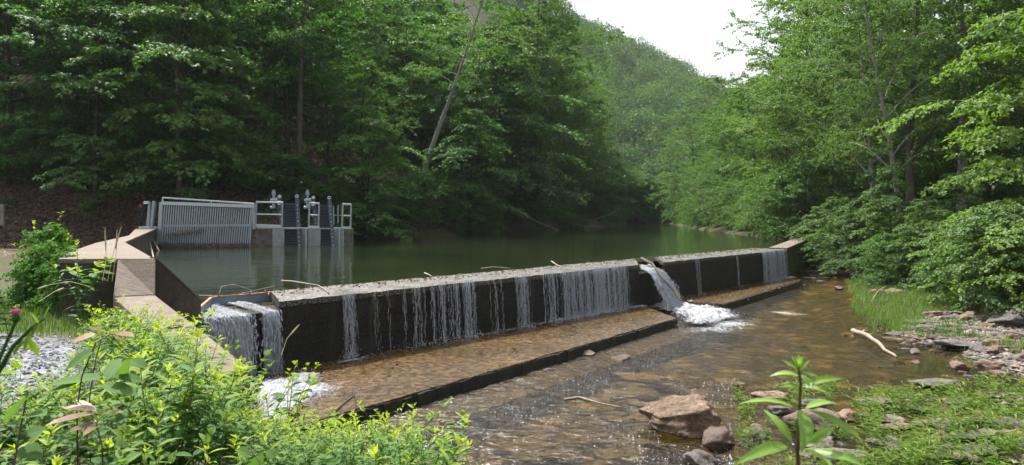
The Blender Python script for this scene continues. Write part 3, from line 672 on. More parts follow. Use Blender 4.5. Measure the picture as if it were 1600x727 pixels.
pr = thing('intake_pier', 'concrete intake blocks with grey painted bays at the pond edge', 'concrete pier', Q(472,386))
def blk(b, x0, x1, y0, y1, f0=0, f1=-2.2, xt0=None, xt1=None):
    xt0 = x0 if xt0 is None else xt0; xt1 = x1 if xt1 is None else xt1
    def dn(p): return Vector((p.x, p.y, -2.6))
    A_, B_, C_, D_ = Q(x0,y1,f0), Q(x1,y1,f0), Q(x1,y1,f1), Q(x0,y1,f1)
    tA, tB = Q(xt0,y0,f0), Q(xt1,y0,f0); tC = Vector((tB.x,tB.y,tB.z))+IN*(f1-f0); tD = Vector((tA.x,tA.y,tA.z))+IN*(f1-f0)
    b.hexa([dn(A_), dn(B_), dn(C_), dn(D_)], [tA, tB, tC, tD])
b = MB(); blk(b, 391, 425.5, 357.5, 386); b.build('mottled_block', M['dirty'], pr, bevel=.03)
b = MB(); blk(b, 538, 554.5, 357.5, 384, 0, -2.2, 538, 551.5); b.build('mottled_block', M['dirty'], pr, bevel=.03)
b = MB()
for a in ((425.7,444.5,357,385,.03,-2.0),(481,501,357,384.5,.03,-2.0),(471.5,476.5,357,384,-.1,-2.0),(521.5,529,356.5,383.5,-.1,-2.0),(532.5,537.8,356.5,383.5,.03,-2.0)): blk(b, *a)
b.build('painted_bay', M['pier'], pr, bevel=.02)
b = MB()
for x_ in (478.5, 530.7): b.bar(Q(x_,385,.05), Q(x_,357,.05), .09, .09)
b.build('guide_post', M['galv'], pr)
for p_, q_, w_, h__ in (((402,355.8,.0),(480,356.5,.0),.06,.05),((398,352.5,.04),(439,354,.04),.03,.16),((482,354.5,.04),(499,355,.04),.03,.12),((534,355.6,.04),(548,356,.04),.03,.1)):
    b = MB(); b.bar(Q(*p_), Q(*q_), w_, h__); b.build('toe_plate', M['galv_light'], pr)
b = MB()
for f_ in (-.5,-1.3): b.bar(Q(444,357.5,f_), Q(540,357.5,f_), .7, .06)
b.build('deck', M['galv'], pr)

def railing(label, x0, x1, yt, ym, yb, lean=1.2):
    t = thing('railing', label, 'railing', Q((x0+x1)/2, yb), 'short galvanised railings on the intake')
    b = MB(); b.tube([Q(x0,yb), Q(x0+lean,yt)], .045); b.tube([Q(x1,yb), Q(x1+lean,yt+.8)], .045); b.build('post', M['galv'], t)
    b = MB(); b.tube([Q(x0+lean-.4,yt), Q(x1+lean+.4,yt+.8)], .045); b.tube([Q(x0+lean*.5,ym), Q(x1+lean*.5,ym+.6)], .035); b.build('rail', M['galv_light'], t)
railing('wide railing bay beside the bar screen', 399.5, 440.5, 316, 335, 354.5)
railing('narrow railing between the two black belts', 482.5, 497.5, 317.5, 336, 355)
railing('small railing at the pond end of the intake', 534.5, 547.5, 319, 337, 356)
t = thing('railing', 'thin back railing posts behind the second belt', 'railing', Q(524,352,-2))
b = MB(); b.tube([Q(521,352,-2),Q(520,321,-2)], .03); b.tube([Q(527.5,350,-2),Q(528,320,-2)], .03); b.build('post', M['galv'], t)
b = MB(); b.tube([Q(519,336.5,-2),Q(541,337,-2)], .02); b.build('rail', M['galv'], t)

def belt(label, xl, xr, yt, yb, rail_l, rail_r):
    t = thing('travelling_screen', label, 'debris screen', Q((xl+xr)/2, yb, 0), 'black belt screens on the intake')
    k = -1.0
    b = MB(); b.hexa([Q(xl+1.5,yb+4,.05),Q(xr+3.5,yb+4,.05),Q(xr+3.5,yb+4,-.15),Q(xl+1.5,yb+4,-.15)],[Q(xl,yt,k),Q(xr,yt,k),Q(xr,yt,k-.2),Q(xl,yt,k-.2)])
    b.build('belt', M['rubber'], t)
    b = MB()
    for i in range(26):
        s = i/26; y_ = yb+(yt-yb)*s; o_ = .06+(k-.06)*s+.012
        b.bar(Q(xl+1.5*(1-s),y_,o_), Q(xr+3.5*(1-s),y_,o_), .03, .03)
    b.build('rakes', M['dark_metal'], t)
    b = MB(); xt, xb, y0 = rail_r; b.bar(Q(xb,yb+4,.22), Q(xt,y0,k+.2), .19, .1, up=tuple(IN)); rr = b.build('side_rail', M['dark_metal'], t)
    bh = MB()
    for i in range(11):
        s = .06+i*.075; p = Q(xb,yb+4,.22).lerp(Q(xt,y0,k+.2), s)+IN*.09; bh.disc(p, IN, .018 if i%2 else .028, .03, 8)
    p = Q(xt,y0+1,k+.2)+IN*.09; bh.tube([p-IN*.02, p+IN*.03], .085, 12); kid(rr, bh.build('bolt', M['white_metal'], rr))
    bh = MB(); bh.disc(p+IN*.03, IN, .04, .03, 10); kid(rr, bh.build('bearing', M['rubber'], rr))
    b = MB(); xt, xb, y0 = rail_l; b.bar(Q(xb,354,-.55), Q(xt,y0,k+.2), .19, .1, up=tuple(IN)); rl = b.build('side_rail', M['dark_metal'], t)
    bh = MB(); p = Q(xt+.2,y0+1.2,k+.2)+IN*.09; bh.tube([p-IN*.02, p+IN*.03], .085, 12); bh.box(p+Vector((-.09,-.05,-.42)), p+Vector((.06,0,-.2))); bh.box(p+Vector((-.02,-.05,-1.0)), p+Vector((.1,0,-.75)))
    for i in range(4): bh.disc(Q(xb,354,-.55).lerp(Q(xt,y0,k+.2), .1+.13*i)+IN*.1, IN, .02, .03, 8)
    kid(rl, bh.build('bolt', M['white_metal'], rl))
    b = MB(); mx_ = xt-9; cz = Q(mx_, 312, k+.3)
    b.disc(cz+Vector((0,0,.33)), (0,0,1), .10, .18, 12); b.disc(cz+Vector((0,0,.46)), (0,0,1), .05, .1, 10); b.disc(cz+Vector((0,0,.12)), (0,0,1), .06, .3, 10)
    b.disc(cz+Vector((.02,0,-.02)), (1,0,.1), .10, .34, 12); b.disc(cz+Vector((0,0,-.22)), (0,0,1), .075, .3, 10); b.box(cz+Vector((-.08,-.06,-.42)), cz+Vector((.1,.06,-.3))); b.disc(cz+Vector((-.12,0,-.38)), (1,0,0), .07, .12, 10)
    mt = b.build('drive_motor', M['galv'], t, bevel=.008)
    b = MB(); b.bar(cz+Vector((-.1,0,.28)), cz+Vector((-.38,0,-.12)), .05); b.bar(cz+Vector((-.2,0,-.4)), cz+Vector((.34,0,-.42)), .06); kid(mt, b.build('bracket', M['dark_metal'], mt))
belt('black belt screen with motor nearer the bar screen', 442.5, 461.5, 317, 384, (434.5,438.5,305.5), (462.5,468.5,305))
belt('black belt screen with motor nearer the open pond', 499, 513, 320, 383.5, (488.5,493,307), (514,521,307.5))

t = thing('winch_stand', 'dark motor box with red cap on steel posts at the wall end', 'winch', Q(232,356,0))
b = MB()
for (x0,y0,x1,y1,o_) in ((236,353,240,314,-.1),(231,353,233,316,-.1),(227,354,231,316,-.4),(234,350,238,318,-.5)): b.bar(Q(x0,y0,o_), Q(x1,y1,o_), .12, .1)
b.bar(Q(227,352,-.3),Q(239,316,-.3),.05); b.bar(Q(231,340,-.3),Q(236,330,-.3),.04); b.build('post', M['galv'], t)
b = MB(); b.box(Q(217.5,330,-.3), Q(227,318.5,-.0)); b.box(Q(219,338,-.2), Q(223,330,-.1)); mt = b.build('motor_box', M['rubber'], t, bevel=.02)
b = MB(); b.box(Q(226,319,-.1), Q(232,314.5,.1)); kid(mt, b.build('bracket', M['white_metal'], mt))
b = MB(); b.disc(Q(219.8,322,.03), IN, .06, .06, 10); kid(mt, b.build('red_cap', M['red'], mt))
b = MB(); b.tube([Q(221,338,-.1),Q(217,345,0),Q(219,353,0),Q(224,356,.1)], .025); b.tube([Q(225,337,-.1),Q(225,347,0),Q(221,355,0)], .03); b.build('cable', M['rubber'], t)
b = MB(); b.box(Q(222,358,-.5), Q(236,354,.2)); b.build('base_plate', M['galv_light'], t, bevel=.02)
b = MB(); b.bar(Q(235,355.5,.1), Q(251,355.5,.1), .08); b.build('tie_bar', M['galv'], t)
for lab, a_, c_ in (('straight hanging rope dropping from the winch to the pond', (234.5,355), (240,403)), ('second slanting rope hanging closer to the bar screen', (236,356), (249,393))):
    b = MB(); p0 = Q(*a_, .25); p1 = P(c_[0], c_[1], 1.62*F/(c_[1]-HZ)); b.tube([p0, p0.lerp(p1,.5)+Vector((-.05,0,-.05)), p1], .03, 6)
    tag(b.build('rope', M['rope'], loc=tuple(p0)), lab, 'rope', 'ropes hanging into the pond')
b = MB()
b.bar(P(3,352,33)+Vector((0,0,0)), P(3,319,33), .22, .12)
tag(b.build('post', M['deadwood'], loc=tuple(P(3,352,33))), 'short weathered grey post at the leaf strewn slope foot', 'post')

# ------------------------------------------------------------------ foliage
def unit(a): return a/np.maximum(np.linalg.norm(a, axis=-1, keepdims=True), 1e-9)
def leaves(Pb, Dr, Nr, L, W, shape='tri', curve=.25, fold=.25, wob=True):
    n = len(Pb); Dr = unit(Dr); S = unit(np.cross(Dr, Nr)); Nn = np.cross(S, Dr); L = L[:,None]; W = W[:,None]
    if shape == 'tri':
        V = np.stack([Pb, Pb+Dr*L*.45+S*W*.5+Nn*W*fold, Pb+Dr*L-Nn*L*curve, Pb+Dr*L*.45-S*W*.5+Nn*W*fold], 1)
        f = np.array([[0,1,2],[0,2,3]]); k = 4
    elif shape == 'maple':                 # broad, pointed lobes
        pr_ = [(0,0),(.12,.42),(.42,.5),(.5,.24),(1,0),(.5,-.24),(.42,-.5),(.12,-.42)]
        V = np.stack([Pb+Dr*L*u+S*W*v+Nn*(W*fold*abs(v)-L*curve*u*u) for u, v in pr_], 1)
        f = np.array([[0,1,2],[0,2,3],[0,3,4],[0,4,5],[0,5,6],[0,6,7]]); k = 8
    else:                                   # 'lance' / 'oval'
        prof = {'lance': [(.22,.40),(.45,.5),(.72,.30)], 'oval': [(.15,.36),(.42,.5),(.75,.36)]}[shape]
        mid = [Pb]+[Pb+Dr*L*u-Nn*L*curve*u*u for u,_ in prof]+[Pb+Dr*L*.985-Nn*L*curve]
        R = [mid[i+1]+S*W*w_+Nn*W*fold*w_ for i,(u,w_) in enumerate(prof)]; Lf = [mid[i+1]-S*W*w_+Nn*W*fold*w_ for i,(u,w_) in enumerate(prof)]
        V = np.stack(mid+R+Lf, 1); k = 11
        f = np.array([[0,5,1],[1,5,6],[1,6,2],[2,6,7],[2,7,3],[3,7,4],[0,1,8],[1,9,8],[1,2,9],[2,10,9],[2,3,10],[3,4,10]])
    Fc = (f[None]+k*np.arange(n)[:,None,None]).reshape(-1,3)
    return V.reshape(-1,3), Fc, k
def leaf_mesh(name, V, Fc, k, rnd, age=None):
    at = {'rnd': ('POINT', np.repeat(rnd, k))}
    if age is not None: at['age'] = ('POINT', np.repeat(age, k))
    return npmesh(name, V, Fc, False, at)

def make_tree(seed, H, cb, R, leafL, nl, tw, lp, r0, shape='tri', lean=(0,0), droop=.25, rise=.35, prof=1.0, fork=False, wl=.8, clumpy=.3, vert=.16):
    """returns trunk mesh, crown mesh. cb: crown base share, tw: twigs per limb, lp: leaves per twig"""
    rg = np.random.default_rng(seed); rr = random.Random(seed); b = MB()
    K = 12; tp = []
    for i in range(K+1):
        s = i/K; tp.append(Vector((lean[0]*H*s**1.3+.02*H*math.sin(seed+s*5)*s, lean[1]*H*s**1.3+.02*H*math.cos(seed*2+s*4)*s, H*.97*s)))
    b.tube([tp[0]-Vector((0,0,1.2))]+tp, [r0*1.35]+[r0*(1.18 if i == 0 else 1)*(1-.9*i/K)+.01 for i in range(K+1)], 9)
    def at(s):
        x = s*K; i = min(int(x), K-1); return tp[i].lerp(tp[i+1], x-i)
    Ps = []; Ds = []; Ns = []; 
    az = rr.random()*6.28
    for i in range(nl):
        s = cb+(.985-cb)*(i+.5)/nl; az += 2.4+rr.uniform(-.5,.5); u = (s-cb)/(1-cb)
        L = R*(.38+.95*math.sin(PI*min(1,(u*.78+.16)))**.8*prof)*rr.uniform(.45,1.25)*(1-.45*u**3)
        o_ = at(s); h = Vector((math.cos(az), math.sin(az), 0)); sl = rise+.5*u+rr.uniform(-.15,.2)
        pts = []; m_ = 7
        for k in range(m_+1):
            v = k/m_; pts.append(o_+h*L*v*(1-.1*u)+Vector((0,0,1))*L*(sl*v-(sl*.55+droop)*v*v)+Vector((-h.y,h.x,0))*L*.08*math.sin(v*3+i))
        rad = max(.01, r0*.24*(1-.7*s)*L/R)
        b.tube(pts, [rad*(1-.88*k/m_)+.004 for k in range(m_+1)], 5, cap=False)
        for j in range(tw):
            v = .18+.82*(j+rr.random()*.8)/tw; v = min(v, .999); x = v*m_; k = min(int(x), m_-1); p = pts[k].lerp(pts[k+1], x-k); side = 1 if j%2 else -1
            ax = (pts[min(k+1,m_)]-pts[k]).normalized(); lat = Vector((-h.y,h.x,0))*side
            d = (ax*rr.uniform(.35,.9)+lat*rr.uniform(.5,1)+Vector((0,0,rr.uniform(-.75*vert,1.4*vert)))).normalized()
            tl = L*.34*(1.25-v*.75)*rr.uniform(.6,1.2)+.25
            if rr.random() < clumpy*.5: continue
            n = max(3, int(lp*rr.uniform(.6,1.3)*min(1.5, tl/(.3*R)+.35)))
            w_ = np.sort(rg.random(n))**.8; q_ = np.array(p)[None]+np.array(d)[None]*(w_*tl)[:,None]; q_[:,2] -= droop*.8*tl*w_**2
            q_ += rg.normal(0, leafL*.42, (n,3))*np.array([1,1,.55])
            dd_ = np.array(d)[None]*.7+np.array(lat)[None]*(rg.choice([-1,1],n)*.8)[:,None]+rg.normal(0,.35,(n,3)); dd_[:,2] -= .28
            Ps.append(q_); Ds.append(dd_); nn_ = rg.normal(0,.38,(n,3)); nn_[:,2] += 1; nn_ += np.array(h)[None]*.25; Ns.append(nn_)
    Pn = np.concatenate(Ps); Dn = np.concatenate(Ds); Nn = np.concatenate(Ns); n = len(Pn)
    L = leafL*rg.uniform(.65,1.25,n)
    V, Fc, k = leaves(Pn, Dn, Nn, L, L*wl, shape, .22, .18)
    base = np.clip(.5+.5*np.array([mnoise.noise(Vector(p*.55)) for p in Pn[::1]]), 0, 1) if n < 60000 else rg.random(n)
    rnd = np.clip(base*.55+rg.random(n)*.45, 0, 1)
    tm = bpy.data.meshes.new('trunk'); tm.from_pydata(b.v, [], b.f); tm.update(); tm.polygons.foreach_set('use_smooth', [True]*len(tm.polygons))
    return tm, leaf_mesh('crown', V, Fc, k, rnd), H, R
PR = {
 'maple': [make_tree(11, 15, .10, 5.2, .26, 50, 17, 18, .20, 'maple', droop=.28, wl=1.0, vert=.2), make_tree(23, 15, .12, 5.0, .26, 48, 17, 18, .18, 'maple', (.05,.02), droop=.30, wl=1.0, vert=.25)],
 'tall':  [make_tree(31, 19, .30, 4.6, .22, 46, 19, 18, .24, 'tri', droop=.14, rise=.6, vert=.5), make_tree(37, 19, .24, 5.0, .22, 46, 19, 18, .22, 'tri', (.04,-.03), droop=.16, rise=.6, vert=.45)],
 'fine':  [make_tree(41, 17, .14, 4.6, .17, 40, 27, 24, .17, 'tri', (.03,.02), droop=.08, rise=.85, wl=.75, vert=.6), make_tree(43, 17, .10, 4.8, .17, 38, 28, 24, .15, 'tri', (-.04,-.03), droop=.12, rise=.7, wl=.75, vert=.6),
           make_tree(47, 16, .16, 5.2, .18, 30, 30, 24, .16, 'tri', (.0,-.05), droop=.16, rise=.7, wl=.75, vert=.5, clumpy=.5)],
 'open':  [make_tree(51, 19, .30, 4.8, .19, 30, 22, 19, .27, 'tri', droop=.12, rise=.75, clumpy=.5, vert=.5), make_tree(53, 19, .36, 4.6, .19, 28, 22, 19, .25, 'tri', (.03,.04), droop=.1, rise=.8, clumpy=.5, vert=.55)],
 'shrub': [make_tree(61, 4.5, .02, 2.9, .15, 46, 15, 19, .06, 'tri', droop=.25, rise=.6, wl=.75, vert=.4), make_tree(67, 4.5, .02, 2.7, .14, 46, 15, 19, .05, 'tri', droop=.3, rise=.5, wl=.75, vert=.4)],
 'near':  [make_tree(71, 5.0, .03, 2.7, .135, 54, 16, 20, .05, 'oval', droop=.25, rise=.55, wl=.8, vert=.3)],
 'bare':  [make_tree(81, 17, .50, 3.8, .19, 24, 16, 16, .22, 'tri', (.33,0), droop=.1, rise=.6, clumpy=.7, vert=.4), make_tree(83, 17, .45, 3.8, .2, 26, 16, 16, .2, 'tri', (.06,0), droop=.1, rise=.6, clumpy=.6, vert=.4)],
 'bush':  [make_tree(91, 4.5, .02, 2.7, .24, 34, 12, 13, .07, 'oval', droop=.2, rise=.7, wl=.6, vert=.55, clumpy=.4), make_tree(93, 4.5, .02, 2.5, .24, 34, 12, 13, .07, 'oval', droop=.25, rise=.6, wl=.6, vert=.55, clumpy=.4)],
}
def tree(label, kind, px, D, H, mats=('leafA','bark'), v=0, rz=None, group=None, name='broadleaf_tree', cat='tree', lean=0, base=None, x=None, sxy=1.0):
    tm, cm, H0, R0 = PR[kind][v % len(PR[kind])]
    x = (px-CX)/F*D if x is None else x; z = gz(x, D)-.1 if base is None else base
    t = thing(name, label, cat, (x, D, z), group); s = H/H0
    t.rotation_euler = (0, math.radians(lean), random.random()*6.28 if rz is None else rz) if not lean else (0, math.radians(lean), 0)
    t.scale = (s*sxy, s*sxy, s)
    for nm, me, mt in (('trunk', tm, mats[1]), ('crown', cm, mats[0])):
        if not me.materials: me.materials.append(M[mt])
        o = bpy.data.objects.new(nm, me); COL.objects.link(o); o.parent = t
        o.material_slots[0].link = 'OBJECT'; o.material_slots[0].material = M[mt]
    return t, s*R0
# outline of the wood against sky and mountain: highest allowed row at each photo column
OX = [-400, 815, 845, 872, 905, 935, 960, 985, 1005, 1030, 1060, 1085, 1120, 1150, 1185, 1205, 1225, 2200]
OY = [-900, -900, -60, 15, 70, 135, 200, 245, 265, 275, 250, 180, 125, 105, 85, 30, -60, -900]
def cap_h(px, D, x, z, Hw, half=28):
    for _ in range(4):
        hf = .17*Hw/D*F; lim = max(np.interp([px-hf, px, px+hf], OX, OY)); Hw = min(Hw, (HZ-lim)/F*D-z)
    return Hw
placed = []
def scatter(label, group, n, xr, dr_, kinds, mats, Hr, mind, ok=None, tries=6000, minH=4.5, name='broadleaf_tree', cat='tree'):
    c = 0
    for _ in range(tries):
        if c >= n: break
        px = random.uniform(*xr); D = random.uniform(*dr_); x = (px-CX)/F*D
        if any((x-a)**2+(D-b_)**2 < mind*mind for a, b_ in placed): continue
        if ok and not ok(x, D): continue
        if 600 < px < 760 and D < 53.5: continue
        z = gz(x, D); half = 3.4/D*F
        H = cap_h(px, D, x, z, random.uniform(*Hr), half)
        if H < minH: continue
        k = random.choice(kinds); 
        tree(label, k, px, D, H, random.choice(mats), random.randint(0,3), group=group, name=name, cat=cat); placed.append((x, D)); c += 1
    return c
inpoly = lambda poly, x, y: float(sdf(poly, np.array([x]), np.array([y]))[0])
# --- named trees
def named(label, kind, px, D, H, mats, **kw):
    t, r = tree(label, kind, px, D, H, mats, **kw); placed.append((t.location.x, D)); return t
named('slender grey tree leaning right with a long bare trunk above the pond', 'bare', 650, 50.5, 17.5, ('leafB','bark_pale'), rz=0, name='leaning_tree')
named('big leaved dark maple hanging low over the slope behind the rope winch', 'maple', 150, 38, 12.5, ('leafA','bark_dark'), rz=1)
named('broad dark maple filling the top corner above the leaf strewn slope', 'maple', 15, 40, 15, ('leafA','bark_dark'), v=1, rz=2.2)
named('dark maple whose boughs droop behind the bar screen', 'maple', 300, 43, 15, ('leafA','bark_dark'), v=1, rz=4)
named('tall dark trunked tree rising behind the first black belt', 'tall', 450, 45, 17, ('leafA','bark_dark'), rz=1.5)
named('dark trunked tree seen upright between the two black belts', 'bare', 462, 42.5, 18, ('leafA','bark'), rz=0, v=1)
named('bare lower trunk standing in the gloom above the abutment', 'bare', 232, 41, 17, ('leafA','bark_dark'), rz=2, v=1)
named('bright edged maple sapling standing behind the end of the intake', 'maple', 575, 42.5, 9, ('leafB','bark_dark'), rz=.4)
named('leafy maple with low boughs touching the pond past the intake', 'maple', 735, 51.5, 9.5, ('leafA','bark_dark'), v=1, rz=5)
named('green tree bowing over the pond at the wooded bend', 'maple', 785, 60, 17, ('leafB','bark'), v=0, rz=3)
named('yellow green tree crest beside the mountain slope', 'fine', 838, 72, 25, ('leafC','bark'), v=1)
named('lower light green tree stepping down toward the mountain', 'fine', 884, 86, 19.5, ('leafC','bark'), v=0)
named('pale green tree over the water just before the far bend', 'fine', 930, 95, 12.5, ('leafC','bark'), v=1)
named('stout grey trunked tree tallest on the open right bank', 'open', 1500, 35, 19, ('leafC','bark_pale'), rz=.7)
named('dark upright trunk between pale leaning stems on the right bank', 'open', 1425, 33, 17, ('leafC','bark'), rz=2.9)
named('thin pale tree leaning left behind the far wall end', 'open', 1418, 30, 14, ('leafC','bark_pale'), rz=0, lean=-8, sxy=.7)
named('slim pale stemmed tree just left of the leaning pale tree', 'open', 1368, 34, 14, ('leafC','bark_pale'), rz=0, lean=-3, sxy=.7)
named('light green tree whose top crosses the sky gap edge', 'fine', 1262, 56, 19, ('leafC','bark'), v=0)
named('tree beside the sky gap with an open feathery crown', 'fine', 1205, 74, 18, ('leafC','bark'), v=1)
named('rounded light tree below the mountain foot', 'fine', 1130, 92, 19, ('leafC','bark'), v=0)
named('feathery tree overhanging the far pond from the right bank', 'fine', 1085, 104, 17, ('leafC','bark'), v=1)
named('bright layered tree spilling in from the edge over the stones', 'maple', 1640, 22, 9.5, ('leafD','bark'), v=0, rz=2.0)
# --- the stands
hillok = lambda lo, hi: (lambda x, y: lo < inpoly(SHORE_HILL, x, y) < hi)
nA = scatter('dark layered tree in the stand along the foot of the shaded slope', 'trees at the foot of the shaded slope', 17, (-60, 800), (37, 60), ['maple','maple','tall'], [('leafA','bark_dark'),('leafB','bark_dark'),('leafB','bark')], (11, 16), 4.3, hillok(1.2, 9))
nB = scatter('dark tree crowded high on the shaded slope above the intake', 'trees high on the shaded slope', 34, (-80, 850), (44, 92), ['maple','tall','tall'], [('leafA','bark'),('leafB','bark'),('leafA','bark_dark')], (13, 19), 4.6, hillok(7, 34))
nB2 = scatter('dark tree near the brow of the shaded slope', 'trees at the brow of the shaded slope', 22, (420, 850), (76, 125), ['tall','maple'], [('leafB','bark'),('leafA','bark')], (16, 22), 5.5, hillok(20, 75))
nB3 = scatter('dark tree far up behind the brow trees', 'trees behind the brow', 26, (480, 850), (100, 150), ['tall','maple'], [('leafB','bark')], (15, 20), 5.0, hillok(30, 110))
nC = scatter('green tree leaning over the far reach of the pond from the steep bank', 'trees on the steep far bank', 22, (770, 1010), (58, 125), ['fine','maple','tall'], [('leafB','bark'),('leafC','bark')], (11, 26), 4.5, hillok(.8, 25))
RB = lambda x, y: (not (y < 37 and x/y > .46 and x/y < .75) and inpoly(POND, x, y) < -1.6 and inpoly(RIVER, x, y) < -3.5 and x > 10 and inpoly(SHORE_HILL, x, y) < -2)
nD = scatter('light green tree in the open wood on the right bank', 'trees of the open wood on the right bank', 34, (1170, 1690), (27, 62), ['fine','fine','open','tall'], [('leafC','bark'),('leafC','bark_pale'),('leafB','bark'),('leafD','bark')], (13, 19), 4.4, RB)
nE = scatter('distant light green tree lining the far right side of the pond', 'trees beyond the far right shore', 34, (1050, 1650), (62, 130), ['fine','tall'], [('leafC','bark'),('leafB','bark')], (14, 24), 5.0, RB)
nF = scatter('hazy mid green tree closing the valley at the pond end', 'trees closing the valley', 26, (930, 1150), (112, 175), ['fine','tall','maple'], [('leafC','bark'),('leafB','bark')], (12, 30), 6.0, lambda x, y: inpoly(POND, x, y) < -2 and inpoly(SHORE_HILL, x, y) < 30)
# --- shrubs at the water edge
def shore_shrubs(label, group, pts, mats, Hr, kind='shrub'):
    for px, D in pts:
        tree(label, kind if kind != 'mix' else random.choice(['maple','maple','shrub']), px, D, random.uniform(*Hr), random.choice(mats), random.randint(0,1), group=group, name='shrub', cat='shrub')
shore_shrubs('low dark bush hanging over the pond edge past the intake', 'bushes along the steep pond edge', [(585,46.5),(625,48),(668,49.5),(712,50.5),(745,53),(765,59),(795,64),(835,72),(870,79),(905,86),(935,93),(962,101)], [('leafA','bark'),('leafB','bark')], (2.2,4))
shore_shrubs('low dark sapling on the slope behind the intake', 'low saplings behind the intake', [(190,40),(232,42),(268,40),(310,41),(345,40.5),(385,41.5),(415,42),(440,41),(505,42),(530,43),(548,42.5),(70,41),(130,42),(20,40)], [('leafA','bark'),('leafB','bark')], (1.8,3.4))
shore_shrubs('pale green bush trailing in the pond before the far wall end', 'bushes trailing in the pond by the right bank', [(1105,72),(1128,66),(1150,60),(1172,56),(1195,51),(1213,47),(1235,43),(1258,41.5)], [('leafC','bark'),('leafC','bark'),('leafB','bark')], (3.2,4.8))
shore_shrubs('bushy shrub shading the end of the far return wall', 'shrubs at the far return wall', [(1278,37.5),(1300,37.5),(1325,35)], [('leafC','bark'),('leafB','bark')], (2.8,3.8), 'mix')
shore_shrubs('leafy shrub at the wood edge behind the grassy stones', 'shrubs behind the grassy stones', [(1350,33),(1375,29),(1405,27),(1438,25.5),(1470,24),(1500,24.5),(1400,32),(1450,30),(1530,27),(1580,26),(1345,40)], [('leafC','bark'),('leafB','bark'),('leafC','bark')], (2.0,3.4), 'mix')
shore_shrubs('green thicket bush deep between the right bank trunks', 'thicket between the right bank trunks', [(px_, random.uniform(42,58)) for px_ in range(1300,1700,24)], [('leafC','bark'),('leafB','bark')], (3.0,5.0), 'mix')
shore_shrubs('layered sapling before the pale right bank trunks', 'saplings before the pale trunks', [(1310,33),(1395,28.5),(1448,26),(1490,29),(1350,31)], [('leafC','bark')], (3.4,4.6), 'maple')
shore_shrubs('dense round leaved bush crowding the bank beyond the dead branch', 'round leaved bushes near the dead branch', [(1535,20.5),(1575,19),(1610,18)], [('leafD','bark'),('leafC','bark')], (2.6,3.4), 'near')
shore_shrubs('far low bush at the end of the pond', 'bushes at the pond end', [(975,114),(990,116),(1005,116),(1020,118),(1038,118),(1055,117),(1062,112),(1070,106),(1078,102),(1086,98),(1095,92),(1103,84),(1112,78),(1048,124),(1080,116),(1095,106),(1110,98)], [('leafB','bark'),('leafC','bark')], (4,7))
tree('small bright bush alone on the waterline below the bowing tree', 'shrub', 893, 72, 2.6, ('leafC','bark'), 0, name='shrub', cat='shrub')
# --- understory and litter on the shaded slope
def groundleaf(name, label, n, gen, L, mat, up=.5, hz=.5, wl=.6, kind='stuff', shape='tri'):
    xy = gen(n); x, y = xy; z = ground(x, y)
    nn_ = RNG.normal(0,.45,(len(x),3)); nn_[:,2] += 1; d = RNG.normal(0,1,(len(x),3)); d[:,2] *= .4
    V, Fc, k = leaves(np.stack([x, y, z+.02+RNG.random(len(x))**1.5*hz], -1), d, nn_, L*RNG.uniform(.6,1.3,len(x)), L*wl*RNG.uniform(.6,1.3,len(x)), shape, .2, .2)
    o = link(name, leaf_mesh(name, V, Fc, k, RNG.random(len(x))), M[mat]); return tag(o, label, kind=kind)
def gen_litter(n):
    px = RNG.uniform(-40, 560, n*2); D = RNG.uniform(31, 52, n*2); x = (px-CX)/F*D
    k = (sdf(SHORE_HILL, x, D) > -.2) | ((x < -18) & (D > 27)); return x[k][:n], D[k][:n]
groundleaf('leaf_litter', 'brown fallen leaves on the slope behind the abutment', 30000, gen_litter, .17, 'litter', hz=.08, wl=.75)
def gen_under(n):
    px = RNG.uniform(-40, 1000, n*3); D = RNG.uniform(36, 95, n*3); x = (px-CX)/F*D; d = sdf(SHORE_HILL, x, D)
    k = (d > .2) & (d < 14) & (fbm(x, D, .7, 4) > .15-.5*(px > 560)); return x[k][:n], D[k][:n]
groundleaf('undergrowth', 'low dark green undergrowth on the shaded slope', 26000, gen_under, .22, 'leafA', hz=.8)
def gen_ur(n):
    px = RNG.uniform(1240, 1700, n*4); D = RNG.uniform(18, 60, n*4); x = (px-CX)/F*D; d = sdf(RIVER, x, D)
    k = (d < -2.8) & (sdf(POND, x, D) < -.8) & (fbm(x, D, .9, 8) > -.2); return x[k][:n], D[k][:n]
def gen_fe(n):
    px = RNG.uniform(940, 1180, n*6); D = RNG.uniform(70, 140, n*6); x = (px-CX)/F*D; d = sdf(POND, x, D); k = (d < -.1) & (d > -9); return x[k][:n], D[k][:n]
groundleaf('undergrowth', 'low green undergrowth round the far end of the pond', 16000, gen_fe, .34, 'leafB', hz=1.6)
def gen_hi(n):
    px = RNG.uniform(380, 960, n*3); D = RNG.uniform(75, 175, n*3); x = (px-CX)/F*D; d = sdf(SHORE_HILL, x, D); k = (d > 12) & (d < 125); return x[k][:n], D[k][:n]
groundleaf('undergrowth', 'green undergrowth under the trees at the brow of the slope', 22000, gen_hi, .6, 'leafB', hz=3.0)
groundleaf('undergrowth', 'low green undergrowth below the right bank trees', 24000, gen_ur, .15, 'leafC', hz=.55)

